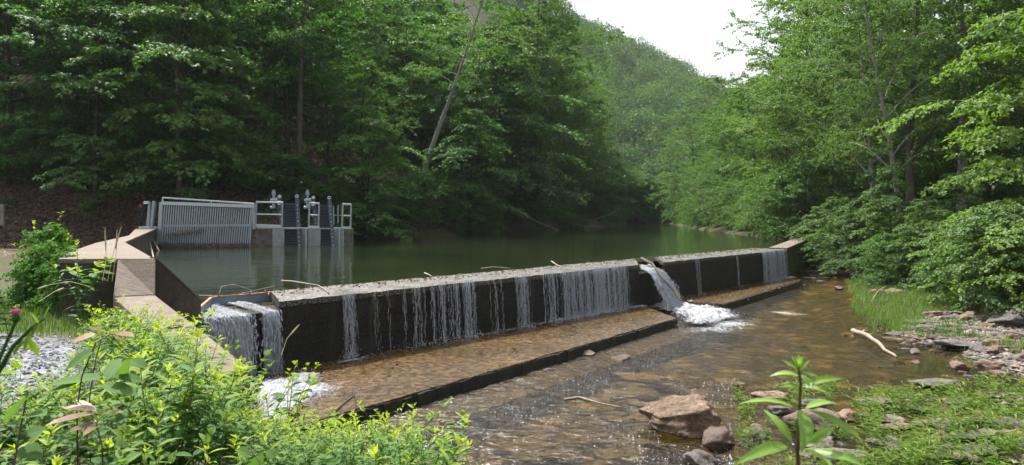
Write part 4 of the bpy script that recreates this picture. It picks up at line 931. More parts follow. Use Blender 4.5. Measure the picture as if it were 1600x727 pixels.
# ------------------------------------------------------------------ mountain
def mtn(X, Y):
    ridge = np.interp(X, [-400,-120,-20,20,34,50,66,82,100,112,140,200,300,700], [230,190,150,106,96,90,81,72,60,51,38,26,20,14])*1.0
    Yr = 350.
    s = np.clip((Y-150)/(Yr-150), 0, 1); back = np.clip((Y-Yr)/250, 0, 1)
    z = ridge*(s**1.15)*(1-.4*back)-3+fbm(X, Y, .035, 6)*3.2*s*(1-s)*4*.6
    return z
xm = np.linspace(-300, 520, 90); ym = np.linspace(140, 620, 70); XM, YM = np.meshgrid(xm, ym); ZM = mtn(XM, YM)
idx = np.arange(XM.size).reshape(XM.shape); Fq = np.stack([idx[:-1,:-1], idx[:-1,1:], idx[1:,1:], idx[1:,:-1]], -1).reshape(-1,4)
me = npmesh('mountain', np.stack([XM,YM,ZM],-1).reshape(-1,3), Fq, True, {k: ('POINT', np.zeros(XM.size)) for k in ('m_gravel','m_litter','m_bed')})
tag(link('mountain', me, M['ground']), kind='structure')
# forest on it: leaf clumps gathered in uneven crowns
nt_ = 4200; pxm = RNG.uniform(770, 1420, nt_*4); Dm = 158+RNG.random(nt_*4)**.8*200; xx = (pxm-CX)/F*Dm; cell = {}
sel = []
for i in range(len(xx)):
    k_ = (int(xx[i]//5.8), int(Dm[i]//7))
    if k_ in cell: continue
    cell[k_] = 1; sel.append(i)
    if len(sel) >= nt_: break
sel = np.array(sel); tx, ty = xx[sel], Dm[sel]; tz = mtn(tx, ty); nt_ = len(sel)
rad = RNG.uniform(2.8, 6.2, nt_); hh = RNG.uniform(5.5, 11, nt_); per = 300
th = RNG.random((nt_, per))*2*PI; cz_ = RNG.random((nt_, per))**.7*1.35-.35; rr_ = np.sqrt(np.clip(1-cz_**2, 0, 1)); rj = RNG.uniform(.72, 1.12, (nt_, per))
lob = 1+.22*np.sin(th*3+RNG.random((nt_,1))*6)*np.cos(cz_*5+RNG.random((nt_,1))*6)
cx_ = tx[:,None]+rad[:,None]*rr_*np.cos(th)*rj*lob; cy_ = ty[:,None]+rad[:,None]*rr_*np.sin(th)*rj*lob; czz = tz[:,None]+hh[:,None]*.62+rad[:,None]*1.15*cz_*rj*lob
C = np.stack([cx_, cy_, czz], -1).reshape(-1,3); nrm = np.stack([rr_*np.cos(th), rr_*np.sin(th), cz_+.5], -1).reshape(-1,3)+RNG.normal(0,.5,(nt_*per,3))
d = np.cross(nrm, RNG.normal(0,1,(nt_*per,3))); L = RNG.uniform(.45,1.0,nt_*per)
V, Fc, k = leaves(C, d, nrm, L, L*.9, 'tri', .2, .2)
rn = np.clip(np.repeat(RNG.random(nt_), per)*.9+RNG.random(nt_*per)*.1, 0, 1)
tag(link('mountain_forest', leaf_mesh('mountain_forest', V, Fc, k, rn), M['leafM']), 'hazy green forest covering the distant mountainside', kind='stuff')
M['bigleaf'] = leaf_mat('fresh_big_leaf', (.09,.21,.03), (.15,.3,.04), (.33,.45,.1), trans=.38, gloss=.4)

# ------------------------------------------------------------------ rocks
def rock_mesh(seed, flat=.55, sub=3, rough=.28, cuts=7):
    rr = random.Random(seed); import bmesh
    bm = bmesh.new(); bmesh.ops.create_icosphere(bm, subdivisions=sub, radius=1)
    pl = []
    for _ in range(cuts):
        n_ = Vector((rr.gauss(0,1), rr.gauss(0,1), rr.gauss(0,.8))).normalized(); pl.append((n_, rr.uniform(.5,.82)))
    for v in bm.verts:
        p = v.co.copy()
        for n_, d_ in pl:
            e = p.dot(n_)-d_
            if e > 0: p -= n_*e*1.0
        f = 1+rough*mnoise.noise(p*1.3+Vector((seed*3.1,0,0)))+rough*.45*mnoise.noise(p*3.5+Vector((0,seed,0)))+rough*.2*mnoise.noise(p*8)
        if sub == 5:
            c_ = abs(p.x*.35+p.y*.9-.12+.12*math.sin(p.x*5)); f -= .07*max(0, 1-c_/.05)+.035*max(0, 1-abs(p.x*.9-p.z*.5+.25)/.04)
        p *= f; v.co = Vector((p.x*1.15, p.y*.9, p.z*flat))
    me = bpy.data.meshes.new('rock'); bm.to_mesh(me); bm.free(); me.polygons.foreach_set('use_smooth', [sub > 2]*len(me.polygons))
    return me
RM = [rock_mesh(i, [.5,.42,.6,.35][i%4], 4, .3, 11) for i in range(9)]
FL = [rock_mesh(20+i, .24, 4, .3, 12) for i in range(4)]
def rock(label, x, y, z, r, mesh, mat, rz=None, group=None, name='rock', sxy=(1,1), tilt=0):
    o = bpy.data.objects.new(name, mesh); COL.objects.link(o)
    if not mesh.materials: mesh.materials.append(M[mat])
    o.material_slots[0].link = 'OBJECT'; o.material_slots[0].material = M[mat]
    o.location = (x, y, z); o.scale = (r*sxy[0], r*sxy[1], r); o.rotation_euler = (tilt, random.uniform(-.1,.1), random.random()*6.28 if rz is None else rz)
    return tag(o, label, 'rock', group)
def rockpx(label, px, py, wpx, mesh, mat, z=RIVZ, lift=.0, **kw):
    p = PZ(px, py, z); return rock(label, p.x, p.y, z+lift, wpx/2/F*p.y/1.1, mesh, mat, **kw)
# the boulder
BM = rock_mesh(104, .58, 5, .3, 13)
o = rockpx('big tan boulder with a crack across its sunlit top, in the shallows', 1063, 672, 146, BM, 'rockT', lift=.16, rz=.35, name='boulder')
rockpx('brown boulder at the foot of the big tan one', 1117, 695, 72, RM[2], 'rockR', lift=.05, rz=1.2, name='boulder')
rockpx('dark grey brown rock in front of the brown boulder', 1094, 722, 62, RM[0], 'rockG', lift=.03, rz=2)
rockpx('small dark rock leaning on the back of the big tan boulder', 1096, 640, 30, RM[5], 'rockG', lift=.05)
rockpx('pale grey rock among weeds right of the brown boulder', 1182, 690, 66, RM[6], 'rockG', lift=.03, rz=.4)
rockpx('lone small reddish rock rising in open water', 1156, 606, 24, RM[3], 'rockR', lift=.05)
rockpx('flat ledge rock behind the tall leafy stem', 1210, 625, 62, FL[0], 'rockR', lift=.08, rz=.2)
rockpx('rounded brown rock under the flat ledge', 1222, 645, 44, RM[1], 'rockG', lift=.03)
rockpx('grey wedge rock right of the tall stem', 1272, 636, 48, RM[3], 'rockG', lift=.06, rz=.3)
rockpx('dark flat topped rock alone beyond the grassy bar', 1362, 636, 56, FL[1], 'rockG', lift=.09, rz=.1)
rockpx('low pale brown rock in front of the dark flat topped one', 1322, 655, 52, RM[4], 'rockR', lift=.02, rz=.2)
rockpx('long low slab rock at the edge of the near grass', 1462, 606, 74, FL[2], 'rockG', lift=.09, rz=0)
rockpx('round tan stone by the riffle', 1538, 588, 20, RM[5], 'rockT', lift=.05)
rockpx('smooth reddish stone half in the riffle', 1498, 576, 30, RM[2], 'rockR', lift=.03)
rockpx('grey stone standing clear near the log tip', 1429, 552, 24, RM[7], 'rockG', lift=.04)
rockpx('small pale stone awash below the grey one', 1432, 567, 20, RM[8], 'rockT', lift=.0)
rockpx('flat rock at the foot of the near apron lip', 918, 553, 40, FL[3], 'rockR', lift=.03)
rockpx('tan rock awash just past the apron lip', 968, 560, 36, FL[1], 'rockT', lift=.0)
rockpx('two toned stone at the tip of the far grass', 1310, 453, 16, RM[0], 'rockR', lift=.06)
rockpx('mossy lump at the corner of the far return wall', 1247, 428, 14, RM[1], 'rockG', lift=.12)
# scattered stones
def stones(label, group, n, xr, yr, wr, mats, ok, flat=.5, lift=.35, mind=.8, spots=None):
    c = 0; done = []
    for _ in range(n*30):
        if c >= n: break
        px, py = random.uniform(*xr), random.uniform(*yr); p = PZ(px, py, RIVZ); 
        if not ok(p.x, p.y, px, py): continue
        w_ = random.uniform(*wr)*(.6+random.random()**3); 
        if any(abs(px-a)<(w_+e)*.22 and abs(py-b_)<(w_+e)*.075 for a, b_, e in done): continue
        done.append((px, py, w_)); z = max(gz(p.x, p.y), RIVZ-.06); r = w_/2/F*p.y/1.1
        me = random.choice(FL if random.random() < flat else RM)
        rock(label, p.x, p.y, z+r*(.22 if 'bar' in group else .1), r, me, random.choice(mats), group=group, name='stone', sxy=(1,random.uniform(.7,1)), rz=random.uniform(-.5,.5)); c += 1
ln = lambda px, py, pts: np.interp(px, [a for a,_ in pts], [b for _,b in pts])
stones('weathered river stone in the sloping stone field at the right edge', 'stones of the stone field', 150, (1400,1640), (488,602), (26,74), ['rockG','rockG','rockR','rockT'],
       lambda x,y,px,py: ln(px,py,[(1400,522),(1450,505),(1470,492),(1640,490)]) < py < ln(px,py,[(1400,535),(1480,545),(1560,585),(1640,604)]), .45)
stones('single dark stone standing in the shallows short of the stone field', 'stones standing in the shallows', 20, (1385,1560), (522,606), (16,38), ['rockG','rockR','rockG'], lambda x,y,px,py: py > 528+(px-1385)*.2, .4)
stones('tan stone heaped on top of the far grassy bank', 'stones on the far grassy bank', 24, (1362,1490), (440,464), (16,38), ['rockT','rockR'], lambda x,y,px,py: True, .4)
stones('small stone awash at the grass edge upstream of the log', 'stones at the far grass edge', 16, (1315,1420), (497,527), (10,24), ['rockG','rockR'], lambda x,y,px,py: py > 503+ (px-1350)*.12, .5)
stones('brown stone showing through the near grassy bar', 'stones in the near grassy bar', 60, (1250,1620), (625,727), (30,84), ['rockR','rockG','rockG'], lambda x,y,px,py: py > 640 or px > 1480, .6)
stones('slabby stone under the shallows below the apron lip', 'sunken slabs below the apron', 60, (700,1010), (545,700), (40,95), ['rockT','rockR','rockG'], lambda x,y,px,py: sdf(RIVER,np.array([x]),np.array([y]))[0] > .5 and py > 705-(px-700)*.42, 1.0)
for o in list(COL.objects):
    if o.get('group') == 'sunken slabs below the apron': o.location.z = RIVZ-.14; 
stones('dark stone in the shade at the wood edge beside the water', 'stones at the shaded water edge', 12, (1262,1330), (424,440), (10,20), ['rockG'], lambda x,y,px,py: True, .4)

def pebbles(label, n, reg, rr_, mat='gravelR'):
    px = RNG.uniform(*reg[0], n*5); py = RNG.uniform(*reg[1], n*5); D = 3*F/(py-HZ); x = (px-CX)/F*D; k = reg[2](px, py, x, D); x, y = x[k][:n], D[k][:n]; n = len(x)
    T_ = np.array([[1,0,0],[-1,0,0],[0,1,0],[0,-1,0],[0,0,1],[0,0,-1],[.75,.65,.35],[-.65,.6,-.1]]); f_ = np.array([[0,6,4],[6,2,4],[2,7,4],[7,1,4],[1,3,4],[3,0,4],[6,0,5],[2,6,5],[1,7,5],[7,2,5],[3,1,5],[0,3,5]])
    R_ = RNG.uniform(*rr_,n)[:,None,None]*RNG.uniform(.7,1.2,(n,8,1)); Vg = T_[None]*R_*np.array([1.3,.9,.5]); a = RNG.normal(0,.5,n); ca, sa = np.cos(a)[:,None], np.sin(a)[:,None]
    Vg = np.stack([Vg[...,0]*ca-Vg[...,1]*sa, Vg[...,0]*sa+Vg[...,1]*ca, Vg[...,2]], -1)+np.stack([x,y,np.maximum(ground(x,y), RIVZ-.05)+.01],-1)[:,None]
    m_, nt, out = NM('mixed_pebbles'); at_ = N(nt,'ShaderNodeAttribute',attribute_name='rnd').outputs['Fac']
    fin(m_, nt, out, bsdf(nt, ramp(nt, at_, [(0,(.07,.06,.055)),(.5,(.14,.12,.105)),(.8,(.23,.19,.15)),(1,(.3,.26,.23))]), .8))
    tag(link('pebbles', npmesh('pebbles', Vg.reshape(-1,3), (f_[None]+8*np.arange(n)[:,None,None]).reshape(-1,3), False, {'rnd': ('POINT', np.repeat(RNG.random(n), 8))}), m_), label, kind='stuff')
pebbles('pebbles filling the stone field', 3200, ((1395,1650),(488,604), lambda a,b_,x,y: sdf(BAR2, x, y)+fbm(x,y,2)*.3 > -.35), (.03,.09))
pebbles('pebbles on the near grassy bar', 1500, ((1180,1650),(600,760), lambda a,b_,x,y: fbm(x,y,1.7,2) > .2), (.015,.05))
pebbles('pebbles on the far grassy bank', 500, ((1340,1560),(436,470), lambda a,b_,x,y: b_ < 466), (.03,.08))

# ------------------------------------------------------------------ sticks
def stick(label, name, pts, r, mat, cat, group=None, n=7):
    p0 = Vector(pts[0][0]) if False else Vector(pts[0]); b = MB(); m_ = len(pts)
    pp_ = []
    for i in range(m_-1):
        for k in range(4):
            v = Vector(pts[i]).lerp(Vector(pts[i+1]), k/4); v += Vector((mnoise.noise(v*2),mnoise.noise(v*2+Vector((5,0,0))),0))*r*1.2; pp_.append(v)
    pp_.append(Vector(pts[-1])); k_ = len(pp_); b.tube(pp_, [r*(1-.6*i/k_)*(1+.15*mnoise.noise(v*7)) for i, v in enumerate(pp_)], n)
    return tag(b.build(name, M[mat], loc=tuple(p0), smooth=True), label, cat, group), b
Z = RIVZ
def zp(px, py, z): return tuple(PZ(px, py, z))
b = MB()
pts = [zp(1334,517,Z+.08), zp(1352,523,Z+.12), zp(1372,534,Z+.1), zp(1383,546,Z+.06), zp(1401,558,Z+.0)]
o, _ = stick('bleached crooked log lying in the shallows by the stones', 'driftwood_log', pts, .06, 'drift', 'log')
b = MB(); b.tube([zp(1346,521,Z+.12), zp(1351,515,Z+.2)], [.03,.012], 6)
o2 = b.build('branch_stub', M['drift']); o2.parent = o; o2.matrix_parent_inverse = Matrix.Translation(-o.location)
stick('long thin pale branch lying on the brown shallows', 'dead_branch', [zp(882,624,Z+.01), zp(905,621,Z+.03), zp(935,630,Z+.03), zp(972,637,Z+.0)], .022, 'drift', 'branch')
stick('pale dead branch poking from the bush toward the stones', 'dead_branch', [P(1545,466,19), P(1570,478,18), P(1602,493,17)], .035, 'drift', 'branch')
stick('thin pale stick slanting in the far grass', 'stick', [zp(1362,470,Z+.1), P(1372,455,24), P(1385,447,24.5)], .02, 'drift', 'branch')
cz = CREST
def cp(px, py, h=.02): return tuple(PZ(px, py, cz)+Vector((0,0,h)))
o, _ = stick('forked pale twig on the near end of the crest', 'twig', [cp(440,441,.03), cp(455,444,.06), cp(480,447,.05), cp(498,449,.04), cp(514,460,.02)], .022, 'drift', 'branch', 'twigs stranded on the crest')
stick('thin pale twig standing up midway along the crest', 'twig', [cp(752,421), cp(770,420,.05), cp(798,421,.03)], .018, 'drift', 'branch', 'twigs stranded on the crest')
stick('short pale twig pointing at the pond beside the wide curtain', 'twig', [cp(862,411,.05), cp(872,417,.03), cp(878,419)], .022, 'drift', 'branch', 'twigs stranded on the crest')
stick('small orange brown twig on the crest above the first veil', 'twig', [cp(664,429,.04), cp(676,434)], .02, 'drift', 'branch', 'twigs stranded on the crest')
stick('arching bare twig snagged on the weir board', 'twig', [P(341,462,12.3), P(346,448,12.4), P(365,445,12.5), P(392,453,12.6), P(394,461,12.5)], .013, 'deadwood', 'branch')
stick('long thin twig lying along the weir board', 'twig', [P(312,462,12.4), P(350,463,12.4), P(372,460,12.5), P(430,447,12.9)], .012, 'drift', 'branch')
o, _ = stick('brown log wedged down the side of the notch', 'wedged_log', [P(1003,404,22.8), P(1018,412,21.6), P(1038,436,20.6), P(1055,462,20.2), P(1064,470,20.0)], .05, 'bark', 'log')
stick('dark forked stick caught in the froth below the corner fall', 'stick', [zp(520,646,APZ+.05), zp(540,628,APZ+.12), zp(552,620,APZ+.16), P(551,606,11.0)], .02, 'bark_dark', 'branch')
stick('thin stick on the far apron', 'stick', [zp(1142,452,APZ+.05), zp(1165,448,APZ+.06), zp(1183,446,APZ+.04)], .02, 'bark_dark', 'branch')
stick('small upright twig on the far apron', 'stick', [zp(1155,448,APZ+.03), P(1152,442,25)], .025, 'drift', 'branch')
for lab, pts, r in (('bare fallen trunk sloping into the pond from the dark bank', [P(800,330,62), P(835,345,66), P(872,362,64), P(880,365,63)], .16),
                    ('tangle of bare branches low over the far pond', [P(905,360,75), P(925,353,76), P(960,360,76), P(975,362,75)], .06),
                    ('curved grey bough reaching out over the pond', [P(905,346,80), P(930,343,78), P(955,335,77), P(968,325,77)], .08)):
    stick(lab, 'fallen_branch', pts, r, 'deadwood', 'branch')
b = MB()
for _ in range(9):
    a = P(random.uniform(860,890), 366+random.random()*2, 63); b.tube([a, a+Vector((random.uniform(-.6,1),0,random.uniform(.2,.6)))], [.03,.012], 5)
tag(b.build('fallen_branch', M['deadwood'], loc=tuple(P(875,366,63))), 'spiky broken branch ends at the tip of the fallen trunk', 'branch')
# leaves and chips on crest and aprons
n_ = 900; t_ = RNG.uniform(0, T3, n_); nn_ = -DAMW*RNG.beta(2.6, 1.2, n_); xy = P0[None]+U[None]*t_[:,None]+NN[None]*nn_[:,None]
V, Fc, k = leaves(np.c_[xy, np.full(n_, CREST+.02)], RNG.normal(0,1,(n_,3))*[1,1,.15], RNG.normal(0,.4,(n_,3))+[0,0,1], RNG.uniform(.03,.11,n_), RNG.uniform(.02,.06,n_), 'tri')
tag(link('leaf_debris', leaf_mesh('leaf_debris', V, Fc, k, RNG.random(n_)), M['litter']), 'dead leaves and chips stranded along the dam crest', kind='stuff')
n_ = 110; t_ = RNG.uniform(0, 22, n_); nn_ = RNG.uniform(.4, 2.1, n_); t_ = np.where((t_>11.5)&(t_<15), 6, t_); xy = P0[None]+U[None]*t_[:,None]+NN[None]*nn_[:,None]
V, Fc, k = leaves(np.c_[xy, np.full(n_, APZ+.035)], RNG.normal(0,1,(n_,3))*[1,1,.15], RNG.normal(0,.4,(n_,3))+[0,0,1], RNG.uniform(.05,.13,n_), RNG.uniform(.03,.08,n_), 'tri')
tag(link('leaf_debris', leaf_mesh('leaf_debris', V, Fc, k, RNG.random(n_)), M['litter']), 'few dead leaves lying on the wet aprons', kind='stuff')

# ------------------------------------------------------------------ grass and weeds
def grass(name, label, x, y, Hh, wd, mat='grass', z=None, bend=.35):
    n = len(x); z = ground(x, y) if z is None else z; h = Hh*RNG.uniform(.45,1.15,n); a = RNG.random(n)*2*PI; d = np.stack([np.cos(a), np.sin(a)], -1); s = np.stack([-d[:,1], d[:,0]], -1)*wd/2
    B = np.c_[x, y, z-.02]; bd = bend*h*RNG.uniform(.3,1.5,n); M1 = B+np.c_[d*(bd*.3)[:,None], h*.55]; T_ = B+np.c_[d*bd[:,None], h]
    S3 = np.c_[s, np.zeros(n)]; V = np.stack([B-S3, B+S3, M1+S3*.8, M1-S3*.8, T_], 1)
    f4 = np.array([[0,1,2,3]]); f3 = np.array([[3,2,4]]); o_ = 5*np.arange(n)[:,None,None]
    me = npmesh(name, V.reshape(-1,3), [(f4[None]+o_).reshape(-1,4), (f3[None]+o_).reshape(-1,3)], False,
                {'rnd': ('POINT', np.repeat(RNG.random(n), 5)), 'age': ('POINT', np.tile([.25,.25,.0,.0,.35], n))})
    return tag(link(name, me, M[mat]), label, kind='stuff')
def sproutlets(name, label, x, y, hgt, mat='weed', leafL=.09, per=9, z=None):
    """willow-leaved seedlings: one stuff mesh of little leafy stems"""
    n = len(x); z = ground(x, y) if z is None else z; h = hgt*RNG.uniform(.5,1.2,n)
    k = np.arange(per)/per; zz = z[:,None]+h[:,None]*(.15+.85*k)[None]; a = RNG.random((n,1))*6.28+k[None]*per*2.4
    lean = RNG.normal(0,.12,(n,2)); bx = x[:,None]+lean[:,:1]*h[:,None]*k[None]; by = y[:,None]+lean[:,1:]*h[:,None]*k[None]
    d = np.stack([np.cos(a), np.sin(a), np.full(a.shape,.55)+RNG.normal(0,.25,a.shape)], -1).reshape(-1,3); nn_ = np.tile([0,0,1.], (n*per,1))+RNG.normal(0,.25,(n*per,3))
    L = leafL*RNG.uniform(.6,1.2,n*per); V, Fc, kk = leaves(np.stack([bx,by,zz],-1).reshape(-1,3), d, nn_, L, L*.2, 'tri', .3, .1)
    return tag(link(name, leaf_mesh(name, V, Fc, kk, RNG.random(n*per), np.tile(k**2*.5, n)), M[mat]), label, kind='stuff')
def region(n, xr, yr, ok, z=RIVZ+.1):
    px = RNG.uniform(*xr, n*8); py = RNG.uniform(*yr, n*8); D = -z*F/(py-HZ); x = (px-CX)/F*D
    w_ = RNG.random(n*8) < (D/D.max())**1.3; k = ok(px, py, x, D) & w_; return x[k][:n], D[k][:n]
ip = lambda poly: (lambda px, py, x, y: sdf(poly, px, py) > 0)
G1 = [(1322,446),(1345,432),(1400,424),(1470,440),(1560,470),(1640,488),(1640,508),(1560,498),(1470,490),(1440,505),(1400,512),(1365,508),(1348,490),(1330,468)]
x, y = region(17000, (1310,1640), (420,520), lambda px,py,x,y: (sdf(G1, px, py)+fbm(x,y,1.1)*7 > 0) & (fbm(x,y,2.1,9) > -.75)); grass('grass', 'bright grass on the far stony bank', x, y, .23, .016)
x, y = region(1500, (1410,1640), (500,560), lambda px,py,x,y: fbm(x,y,1.6,3) > .35); grass('grass', 'grass tufts between the stones', x, y, .26, .018)
G2 = [(1440,655),(1470,625),(1530,610),(1640,600),(1640,740),(1480,740),(1380,740),(1400,700)]
x, y = region(800, (1360,1640), (600,760), lambda px,py,x,y: (sdf(G2, px, py)+fbm(x,y,1.9)*24 > 0) & (fbm(x,y,2.7,4) > -.2)); grass('grass', 'fine grass on the near bar', x, y, .16, .009)
x, y = region(430, (1200,1660), (590,770), lambda px,py,x,y: (sdf(G2, px, py)+fbm(x,y,1.9,3)*60 > -30)); sproutlets('seedlings', 'narrow leaved seedlings on the near bar', x, y, .28, 'grass', .125)
x, y = region(330, (1150,1450), (600,760), lambda px,py,x,y: fbm(x,y,2.3,5) > .05); sproutlets('seedlings', 'sparse narrow leaved seedlings in the shallows', x, y, .3, 'grass', .11, z=np.full(len(x), RIVZ-.02))
gx = lambda n, xr, yr, ok: (lambda x, y: (lambda k: (x[k], y[k]))(ok(x, y)))(RNG.uniform(*xr, n), RNG.uniform(*yr, n))
inG = lambda x, y: sdf(GRAVEL, x, y)
x, y = gx(30000, (-9.5,-2), (4.8,12), lambda x, y: (inG(x,y)+fbm(x,y,1.3,2)*.35 < .15) & (inpoly is not None) & (sdf(cap, x, y) < -.05)); grass('grass', 'short green grass along the gravel edge', x, y, .15, .011)
x, y = gx(3500, (-10,-2), (2.5,12), lambda x, y: (inG(x,y) > 0) & (fbm(x,y,2.2,7) > .75)); grass('grass', 'sparse grass growing through the gravel', x, y, .1, .009)
# loose gravel stones on the path
n_ = 16000; x = RNG.uniform(-13,-2.4,n_); y = 4+11*RNG.random(n_)**1.3; k = (inG(x,y)+fbm(x,y,2.5,4)*.25 > 0); x, y = x[k], y[k]; n_ = len(x)
T_ = np.array([[1,0,0],[-1,0,0],[0,1,0],[0,-1,0],[0,0,1],[0,0,-1],[.7,.7,.3],[-.6,.5,-.2]]); f_ = np.array([[0,6,4],[6,2,4],[2,7,4],[7,1,4],[1,3,4],[3,0,4],[6,0,5],[2,6,5],[1,7,5],[7,2,5],[3,1,5],[0,3,5]])
R_ = RNG.uniform(.012,.03,n_)[:,None,None]*RNG.uniform(.6,1.2,(n_,8,1)); Vg = T_[None]*R_*np.array([1.2,.9,.7]); a = RNG.random(n_)*6.28; ca, sa = np.cos(a)[:,None], np.sin(a)[:,None]
Vg = np.stack([Vg[...,0]*ca-Vg[...,1]*sa, Vg[...,0]*sa+Vg[...,1]*ca, Vg[...,2]], -1)+np.stack([x,y,ground(x,y)+.008],-1)[:,None]
mg_, nt, out = NM('loose_gravel_stones'); at_ = N(nt,'ShaderNodeAttribute',attribute_name='rnd').outputs['Fac']
fin(mg_, nt, out, bsdf(nt, ramp(nt, at_, [(0,(.04,.042,.05)),(.6,(.13,.135,.15)),(1,(.28,.29,.32))]), .8))
tag(link('gravel', npmesh('gravel', Vg.reshape(-1,3), (f_[None]+8*np.arange(n_)[:,None,None]).reshape(-1,3), False, {'rnd': ('POINT', np.repeat(RNG.random(n_), 8))}), mg_), 'loose blue grey gravel on the path', kind='stuff')

def make_weed(seed, H, nlf, leafL, ws=.27, shape='lance', opp=True, lean=.2, branches=0, curve=.35):
    """leafy herb: stem + leaves meshes"""
    rg = np.random.default_rng(seed); rr = random.Random(seed); b = MB(); PB=[]; DB=[]; LB=[]; AG=[]
    def stem(o_, d0, h, n, r, lf):
        pts = [o_+d0*h*s+Vector((math.sin(seed+s*3)*.04*h, math.cos(seed*1.7+s*2.5)*.04*h, -.12*h*(d0.x**2+d0.y**2)*s*s)) for s in np.linspace(0,1,7)]
        b.tube(pts, [r*(1-.7*i/6) for i in range(7)], 5, cap=False); a0 = rr.random()*6.28
        for i in range(n):
            s = .12+.88*(i+.5)/n; x_ = s*6; k = min(int(x_),5); p = pts[k].lerp(pts[k+1], x_-k)
            for sg in ((0, PI) if opp else (0,)):
                a = a0+i*(PI/2 if opp else 2.4)+sg+rr.uniform(-.35,.35); el = .1+.95*s**3+rr.uniform(-.2,.25)
                PB.append(tuple(p)); DB.append((math.cos(a), math.sin(a), el)); LB.append(lf*(.55+.75*math.sin(PI*min(.97,.2+s*.72)))*rr.uniform(.75,1.15)); AG.append(max(0,(s-.6)/.4)**1.8)
        for k in range(4):
            a = rr.random()*6.28; PB.append(tuple(pts[-1])); DB.append((math.cos(a)*.5, math.sin(a)*.5, .9)); LB.append(lf*.42); AG.append(1)
    d0 = Vector((rr.uniform(-lean,lean), rr.uniform(-lean,lean), 1)).normalized(); stem(Vector((0,0,-.05)), d0, H, nlf, .006, leafL)
    for j in range(branches):
        a = rr.random()*6.28; s = rr.uniform(.15,.7); stem(d0*H*s, Vector((math.cos(a)*.65, math.sin(a)*.65, .8)).normalized(), H*rr.uniform(.35,.6), max(4, int(nlf*.55)), .004, leafL*.85)
    n = len(PB); L = np.array(LB); nn_ = rg.normal(0,.2,(n,3)); nn_[:,2] += 1
    V, Fc, k = leaves(np.array(PB), np.array(DB), nn_, L, L*ws*rg.uniform(.85,1.15,n), shape, curve, .22)
    sm_ = bpy.data.meshes.new('stem'); sm_.from_pydata(b.v, [], b.f); sm_.update()
    return sm_, leaf_mesh('foliage', V, Fc, k, np.clip(rg.random(n)*.7+.15,0,1), np.array(AG))
WD = [make_weed(100+i, .95, 14, .135, .26, lean=.25, branches=2) for i in range(6)]
WS = [make_weed(130+i, .8, 18, .08, .33, lean=.3, branches=5, opp=False) for i in range(4)]
WB = [make_weed(150+i, .8, 9, .13, .55, 'oval', lean=.3, branches=4, curve=.2) for i in range(3)]
WR = [make_weed(170+i, .9, 11, .085, .62, 'oval', lean=.35, branches=7, opp=False, curve=.2) for i in range(3)]
def weed(label, cat, name, protos, x, y, s, mats=('weed','stem'), group=None, v=None, z=None, tilt=None):
    pm = random.choice(protos) if v is None else protos[v % len(protos)]
    t = thing(name, label, cat, (x, y, gz(x,y) if z is None else z), group)
    t.rotation_euler = (random.uniform(-.15,.15), random.uniform(-.15,.15), random.random()*6.28) if tilt is None else tilt; t.scale = (s,s,s*random.uniform(.9,1.1))
    for nm, me, mt in (('foliage', pm[1], mats[0]), ('stem', pm[0], mats[1])):
        if not me.materials: me.materials.append(M[mt])
        o = bpy.data.objects.new(nm, me); COL.objects.link(o); o.parent = t; o.material_slots[0].link = 'OBJECT'; o.material_slots[0].material = M[mt]
    return t
TOPL = [(-60,560),(0,600),(60,560),(125,500),(150,478),(230,445),(270,432),(310,470),(345,500),(375,545),(420,585),(465,640),(520,668),(555,632),(620,612),(690,630),(750,662),(775,740)]
def bankweeds(label, group, n, xr, yr, hr, protos, mats, name='leafy_weed', cat='weed', mind=.25, ok=None, slack=0):
    c = 0; loc_ = []
    for _ in range(n*60):
        if c >= n: break
        x, y = random.uniform(*xr), random.uniform(*yr)
        if any((x-a)**2+(y-b_)**2 < mind**2 for a, b_ in loc_): continue
        z = gz(x, y); px = CX+x/y*F
        if px < -140 or px > 800 or z < RIVZ+.02: continue
        if float(sdf(cap, np.array([x]), np.array([y]))[0]) > -.15: continue
        if ok and not ok(x, y): continue
        h = random.uniform(*hr); half = h*.33/y*F; lim = max(np.interp([px-half, px, px+half], [a for a,_ in TOPL], [b_ for _,b_ in TOPL]))+slack
        zt = (HZ-lim)/F*y
        h = min(h, zt-z)
        if h < .22: continue
        weed(label, cat, name, protos, x, y, h/(.95 if protos is WD else .85), mats, group); loc_.append((x,y)); c += 1
    return c
c1 = bankweeds('lance leaved weed packed on the slope between gravel and corner waterfall', 'tall weeds between gravel and waterfall', 95, (-4.4,-1.2), (3.6,8.6), (.6,1.15), WD, ('weed','stem'), mind=.24)
c2 = bankweeds('small leaved bushy weed among the taller bank weeds', 'bushy weeds among the bank weeds', 45, (-4.6,-1.0), (3.4,8.4), (.5,.95), WS, ('weed','stem'), mind=.28)
c3 = bankweeds('bright weed on the bank foot in front of the froth', 'bright weeds on the bank foot', 60, (-1.9,.2), (3.4,6.6), (.8,1.4), WD, ('weed','stem'), mind=.2)
c4_ = bankweeds('fine leaved weed on the bank foot in front of the shallows', 'fine weeds on the bank foot', 34, (-1.7,.3), (3.6,6.5), (.7,1.3), WS, ('weed','stem'), mind=.2)
c5 = bankweeds('broad leaved weed low in the near corner of the bank', 'broad weeds of the near corner', 26, (-3.2,-.9), (2.0,3.8), (.4,.75), WB, ('weed2','stem'), mind=.24, slack=15)
c6 = bankweeds('lance leaved weed low in the near corner of the bank', 'lance weeds of the near corner', 34, (-3.0,-.4), (1.9,3.8), (.4,.8), WD, ('weed','stem'), mind=.22, slack=10)
print('weeds', c1, c2, c3, c4_, c5, c6, 'trees', nA, nB, nC, nD, nE, nF)
def wing_ok(x, y):
    a = ((x+5.76)*(-.68)-(y-9.86)*(.735)); return .15 < a < 1.3
